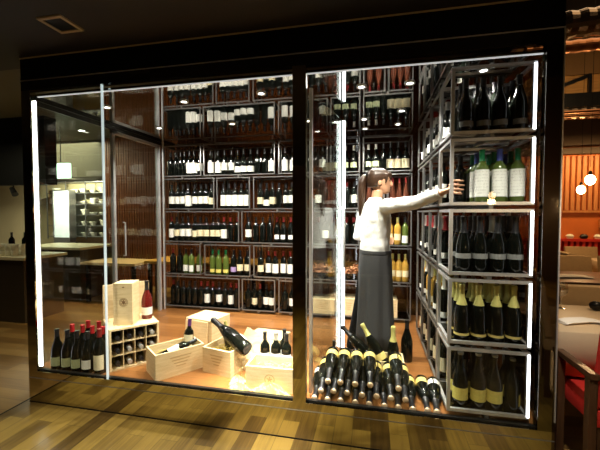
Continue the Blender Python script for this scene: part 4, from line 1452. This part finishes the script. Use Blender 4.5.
# dark upper bulkhead and track spotlight at far left
struct(MB().box((-10, 4.35, 1.90), (-4.95, 4.55, 2.95)).build('trim_18', M['black']), 'black bulkhead over the serving counter')
r = empty('track_spotlight', (-5.55, 4.33, 1.90))
MB().box((-0.5, -0.015, -0.015), (0.5, 0.015, 0.0)).build('track', M['black_metal'], r)
MB().tube([(0, 0, -0.015), (0, 0, -0.09)], 0.01).build('bracket', M['black_metal'], r)
MB().tube([(-0.03, 0, -0.06), (0.07, -0.03, -0.16)], [0.035, 0.045], 14).build('lamp_head', M['black_metal'], r, True)
tag(r, 'black track spotlight under the bulkhead over the left counter', 'spotlight')
struct(MB().box((-10, 6.0, 2.20), (-5.30, 6.9, 2.95)).build('trim_22', M['ceiling_far']), 'dark soffit over the kitchen shelves')
# square recess in the front ceiling
r = empty('ceiling_vent', (-1.86, 1.76, 2.60))
m = MB()
s_ = 0.065
m.box((-s_ - 0.02, -s_ - 0.02, -0.010), (s_ + 0.02, -s_, -0.0005)).box((-s_ - 0.02, s_, -0.010), (s_ + 0.02, s_ + 0.02, -0.0005)).box((-s_ - 0.02, -s_, -0.010), (-s_, s_, -0.0005)).box((s_, -s_, -0.010), (s_ + 0.02, s_, -0.0005))
m.build('vent_rim', M['vent_trim'], r)
MB().box((-s_, -s_, -0.004), (s_, s_, -0.0005)).build('dark_panel', M['black'], r)
tag(r, 'square black ceiling vent with a pale rim above the left window', 'vent')
r.rotation_euler = (0, 0, 0.0)

# ------------------------------------------------------------------ dining room at right
def duct(name, p, q, rad, m, label):
    p, q = Vector(p), Vector(q)
    n = int((q - p).length / 0.055)
    pts, rr = [], []
    for k in range(n + 1):
        t = k / n
        pts.append(p.lerp(q, t))
        rr.append(rad if k % 2 else rad * 1.12)
    o = MB().tube(pts, rr, 20).build(name, M[m], None, False)
    return tag(o, label, 'duct')


duct('ventilation_duct', (1.35, 3.3, 3.0), (6.5, 2.6, 3.0), 0.10, 'duct', 'shiny ribbed round air duct nearest the ceiling')
duct('ventilation_duct', (1.5, 3.9, 3.08), (7.0, 3.6, 3.08), 0.055, 'copper_duct', 'copper coloured ribbed air duct below the shiny one')
duct('ventilation_duct', (1.9, 5.6, 2.86), (7.5, 5.4, 2.86), 0.08, 'duct', 'ribbed air duct in front of the black beam')
struct(MB().box((1.0, 6.15, 3.05), (9, 6.5, 3.32)).build('trim_19', M['black']), 'black ceiling beam in the dining room')
for k, (y, z) in enumerate([(4.6, 2.62), (5.2, 2.72), (6.6, 2.55)]):
    o = MB().tube([(1.3, y, z), (7.5, y - 0.2, z + 0.02)], 0.02).build('ceiling_pipe', M['copper_duct'], None, True)
    tag(o, 'thin dark pipe under the dining room ceiling, %s from the front' % ORD[k], 'pipe')
r = empty('wall_bracket', (3.14, 6.27, 3.44))
MB().beam((-0.3, 0, 0), (0.2, 0, 0.18), 0.04, 0.05).build('arm', M['black_metal'], r)
MB().beam((0.2, 0, 0.2), (0.2, 0, -0.2), 0.04, 0.05).build('post', M['black_metal'], r)
tag(r, 'black angled bracket on the ochre panel high in the dining room', 'bracket')
# pendant bulbs
pend = empty('pendant_bulb', (0, 0, 0))
MB().ell((0, 0, 0), (0.055, 0.055, 0.065)).build('bulb', M['bulb'], pend, True)
MB().lathe([(0, 0.055), (0.02, 0.055), (0.02, 0.10), (0.006, 0.115), (0, 0.115)], 12).build('socket', M['black_metal'], pend, True)
MB().tube([(0, 0, 0.11), (0, 0, 1.65)], 0.003, 6).build('cord', M['black'], pend)
PB = [(2.70, 5.0, 1.87, 'larger glowing bare bulb on a cord over the dining tables'), (3.07, 5.9, 1.80, 'smaller glowing bare bulb deeper in the dining room'),
      (3.3, -2.6, 1.63, 'bare bulb hanging behind the viewer, mirrored in the right post'), (3.75, -3.1, 1.60, 'second bare bulb behind the viewer beside the red chairs'),
      (4.9, 6.6, 1.95, 'bare bulb at the far right of the dining room'), (2.0, -2.2, 1.75, 'bare bulb hanging behind the viewer near the middle')]
for i, (x, y, z, lb) in enumerate(PB):
    o = pend if i == 0 else copy_tree(pend)
    if y < 0:
        o.location = (x, y, z)
    for c in o.children:
        if c.name.startswith('cord'):
            c.scale = (1, 1, (4.3 - z) / 1.65)
    o.location = (x, y, z)
    tag(o, lb, 'pendant lamp', 'bare pendant bulbs')
    pl = bpy.data.lights.new('bulb_light', 'POINT')
    pl.energy = 16
    pl.color = (1.0, 0.62, 0.28)
    pl.shadow_soft_size = 0.06
    po = bpy.data.objects.new('bulb_light', pl)
    COL.objects.link(po)
    po.location = (x, y - 0.02, z - 0.10)
area('dining_wall_wash', (4.6, 8.2, 2.75), 5.0, 70, (1.0, 0.62, 0.25), (math.radians(38), 0, 0), 0.3)
area('dining_light', (2.8, 3.6, 4.25), 1.8, 24, (1.0, 0.66, 0.36), (0, 0, 0), 2.4)


def dining_table(x0, y0, x1, y1, label, cloth=False):
    r = empty('dining_table', ((x0 + x1) / 2, (y0 + y1) / 2, 0))
    hw, hd_ = (x1 - x0) / 2, (y1 - y0) / 2
    MB().box((-hw, -hd_, 0.715), (hw, hd_, 0.745), 0.003).build('table_top', M['dark_wood'], r)
    for sx in (-1, 1):
        for sy in (-1, 1):
            MB().box((sx * (hw - 0.06) - 0.03, sy * (hd_ - 0.06) - 0.03, 0), (sx * (hw - 0.06) + 0.03, sy * (hd_ - 0.06) + 0.03, 0.715)).build('leg', M['dark_wood'], r)
    tag(r, label, 'table')
    return r


def tablecloth(x0, y0, x1, y1, drop, label):
    m = MB()
    N = 15
    top, bot = [], []
    per = []
    for k in range(N):
        per.append((x0 + (x1 - x0) * k / N, y0))
    for k in range(N):
        per.append((x1, y0 + (y1 - y0) * k / N))
    for k in range(N):
        per.append((x1 - (x1 - x0) * k / N, y1))
    for k in range(N):
        per.append((x0, y1 - (y1 - y0) * k / N))
    cx, cy = (x0 + x1) / 2, (y0 + y1) / 2
    T_ = [m.bm.verts.new((x, y, 0.7495)) for x, y in per]
    E_ = [m.bm.verts.new((cx + (x - cx) * 1.008, cy + (y - cy) * 1.008, 0.742)) for x, y in per]
    D_ = []
    for k, (x, y) in enumerate(per):
        f = 1.02 + 0.015 * math.sin(k * 1.3)
        D_.append(m.bm.verts.new((cx + (x - cx) * f, cy + (y - cy) * f, 0.75 - drop + 0.01 * math.sin(k * 0.9))))
    m.bm.faces.new(T_)
    n = len(per)
    for A_, B_ in ((T_, E_), (E_, D_)):
        for k in range(n):
            m.bm.faces.new((A_[k], A_[(k + 1) % n], B_[(k + 1) % n], B_[k]))
    o = m.build('tablecloth', M['cloth'], None, True)
    sd = o.modifiers.new('thick', 'SOLIDIFY')
    sd.thickness = 0.002
    sd.offset = 1
    return tag(o, label, 'tablecloth')


dining_table(1.04, 2.27, 1.94, 2.92, 'nearest dining table under a tan cloth right of the cellar')
tablecloth(1.03, 2.26, 1.95, 2.93, 0.265, 'tan tablecloth over the nearest dining table')
dining_table(1.75, 3.95, 2.95, 4.7, 'second dining table with dark wooden top')
dining_table(3.2, 5.4, 4.4, 6.1, 'third dining table deeper in the orange room')
tablecloth(3.19, 5.39, 4.41, 6.11, 0.2, 'tan tablecloth on the third dining table')


def napkin(x, y, z, a, label, w_=0.26, d_=0.10):
    m = MB()
    m.loft([((-w_ / 2, 0, 0.010), (0, d_ / 2, 0), (0, 0, 0.009)), ((-w_ / 4, 0, 0.016), (0, d_ / 2.2, 0), (0, 0, 0.015)), ((w_ / 5, 0.01, 0.014), (0, d_ / 2.3, 0), (0, 0, 0.013)), ((w_ / 2, 0, 0.008), (0, d_ / 2, 0), (0, 0, 0.007))], 12)
    o = m.build('napkin', M['napkin'], None, True, (x, y, z), (0, 0, a))
    return tag(o, label, 'napkin')


napkin(1.29, 2.46, 0.753, 0.3, 'folded white napkin on the nearest tablecloth')
napkin(2.12, 4.25, 0.7455, 0.1, 'folded white napkin on the dark table behind the beige bench', 0.4, 0.2)
napkin(3.6, 5.7, 0.7525, 0.1, 'folded white napkin on the third dining table', 0.3, 0.2)
# wine glass on the near table
g = empty('wine_glass', (1.36, 2.82, 0.7520))
MB().lathe(P[5:], 20).build('bowl', M['glass_clear'], g, True)
MB().lathe([(0, 0.0)] + P[:6] + [(0, 0.086)], 16).build('stem', M['glass_clear'], g, True)
tag(g, 'clear wine glass at the back of the nearest tan tablecloth', 'glass')
# knife beside the napkin
o = MB().box((-0.10, -0.006, 0), (0.02, 0.006, 0.003)).box((0.015, -0.005, 0), (0.10, 0.005, 0.006)).build('table_knife', M['steel'], None, False, (1.42, 2.43, 0.7525), (0, 0, -0.5))
tag(o, 'steel table knife on the nearest tan tablecloth', 'knife')
# round black grinder lying down
r = empty('pepper_mill', (1.57, 2.80, 0.7525))
r.rotation_euler = (0, 0, -0.35)
MB().ell((0, 0, 0.034), (0.040, 0.034, 0.034)).build('round_head', M['black_metal'], r, True)
MB().tube([(0.03, 0, 0.034), (0.09, 0, 0.030), (0.26, 0, 0.020)], [0.020, 0.011, 0.013], 14).build('handle', M['black_metal'], r, True)
tag(r, 'black round headed ladle lying on the tan tablecloth', 'ladle')
r.name = 'serving_ladle'


def chair(loc, rz, label, mname, arms=False, group=None, w_=0.48):
    r = empty('dining_chair', loc, rz)
    MB().box((-w_ / 2, -0.23, 0.38), (w_ / 2, 0.23, 0.47), 0.02).build('seat', M[mname], r, True)
    m = MB()
    m.obox((0, -0.225, 0.68), (w_ / 2, 0, 0), (0, 0.028, 0.006), (0, -0.03, 0.20))
    bk_ = m.build('backrest', M[mname], r)
    bv = bk_.modifiers.new('bevel', 'BEVEL')
    bv.width = 0.012
    bv.segments = 2
    for sx in (-1, 1):
        for y in (-0.20, 0.20):
            MB().box((sx * (w_ / 2 - 0.03) - 0.02, y - 0.02, 0), (sx * (w_ / 2 - 0.03) + 0.02, y + 0.02, 0.385)).build('leg', M['dark_wood'], r)
        if arms:
            m = MB()
            x = sx * (w_ / 2 + 0.022)
            m.box((x - 0.02, -0.25, 0.63), (x + 0.02, 0.085, 0.66), 0.004).box((x - 0.018, 0.045, 0.0), (x + 0.018, 0.08, 0.635)).box((x - 0.018, -0.24, 0.0), (x + 0.018, -0.20, 0.635))
            m.build('armrest', M['dark_wood'], r)
    tag(r, label, 'chair', group)
    return r


chair((1.335, 2.15, 0), 0.0, 'red upholstered armchair with dark wooden arms at the nearest table', 'red_fabric', True)
# bench between tables
r = empty('banquette', (1.5, 3.12, 0))
MB().box((0, 0.1, 0.12), (1.8, 0.6, 0.45), 0.02).build('seat', M['beige'], r, True)
MB().box((0, 0.0, 0.12), (1.8, 0.1, 0.86), 0.02).build('backrest', M['beige'], r, True)
MB().box((0.02, 0.05, 0), (1.78, 0.55, 0.12)).build('base', M['dark_wood'], r)
tag(r, 'beige upholstered bench behind the nearest tablecloth', 'bench')
CH = [((2.60, 4.95, 0), PI, 'beige chair behind the dark wooden table, left one'), ((3.18, 4.98, 0), PI, 'beige chair behind the dark wooden table, right one'),
      ((3.45, 6.35, 0), PI, 'beige chair behind the third table'), ((4.05, 6.35, 0), PI, 'beige chair behind the third table, further right'),
      ((3.0, 5.75, 0), -PI / 2, 'beige chair at the left end of the third table')]
for l_, a_, lb in CH:
    chair(l_, a_, lb, 'beige', False, 'beige dining chairs')
chair((1.62, 1.05, 0), -1.2, 'beige chair beside the viewer, mirrored in the right post', 'beige', False, 'beige dining chairs')
chair((1.75, 0.35, 0), -1.5, 'beige chair near the viewer, further back, mirrored in the post', 'beige', False, 'beige dining chairs')
# red slatted dado and picture on far wall
w = MB()
for k in range(60):
    w.box((1.2 + k * 0.12, 8.88, 0.45), (1.26 + k * 0.12, 8.99, 0.80))
w.box((1.1, 8.86, 0.80), (8.6, 8.99, 0.86))
struct(w.build('trim_20', M['red_fabric']), 'red slatted dado under the orange wall')
r = empty('wall_shelf', (5.05, 8.85, 1.10))
MB().box((0, 0, 0), (1.2, 0.14, 0.03)).build('shelf_board', M['slat'], r)
MB().box((0, 0.10, 0.03), (1.2, 0.14, 0.22)).build('shelf_back', M['slat'], r)
tag(r, 'orange wooden ledge on the far dining room wall', 'shelf')
plm = MB()
r = empty('serving_dishes', (0, 0, 0))
bpy.data.objects.remove(r)
for k in range(5):
    o = MB().lathe([(0, 0), (0.07, 0), (0.10, 0.05), (0.06, 0.09), (0, 0.10)], 14).build('covered_dish', M['black_metal'] if k % 2 else M['ceramic'], None, True, (4.45 + 0.28 * k, 8.93 - 0.0, 0.862))
    o.scale = (0.9, 0.5, 1.1)
    tag(o, '%s dish on the red dado ledge, %s from left' % ('dark' if k % 2 else 'pale', ORD[k]), 'dish', 'dishes on the dado ledge')
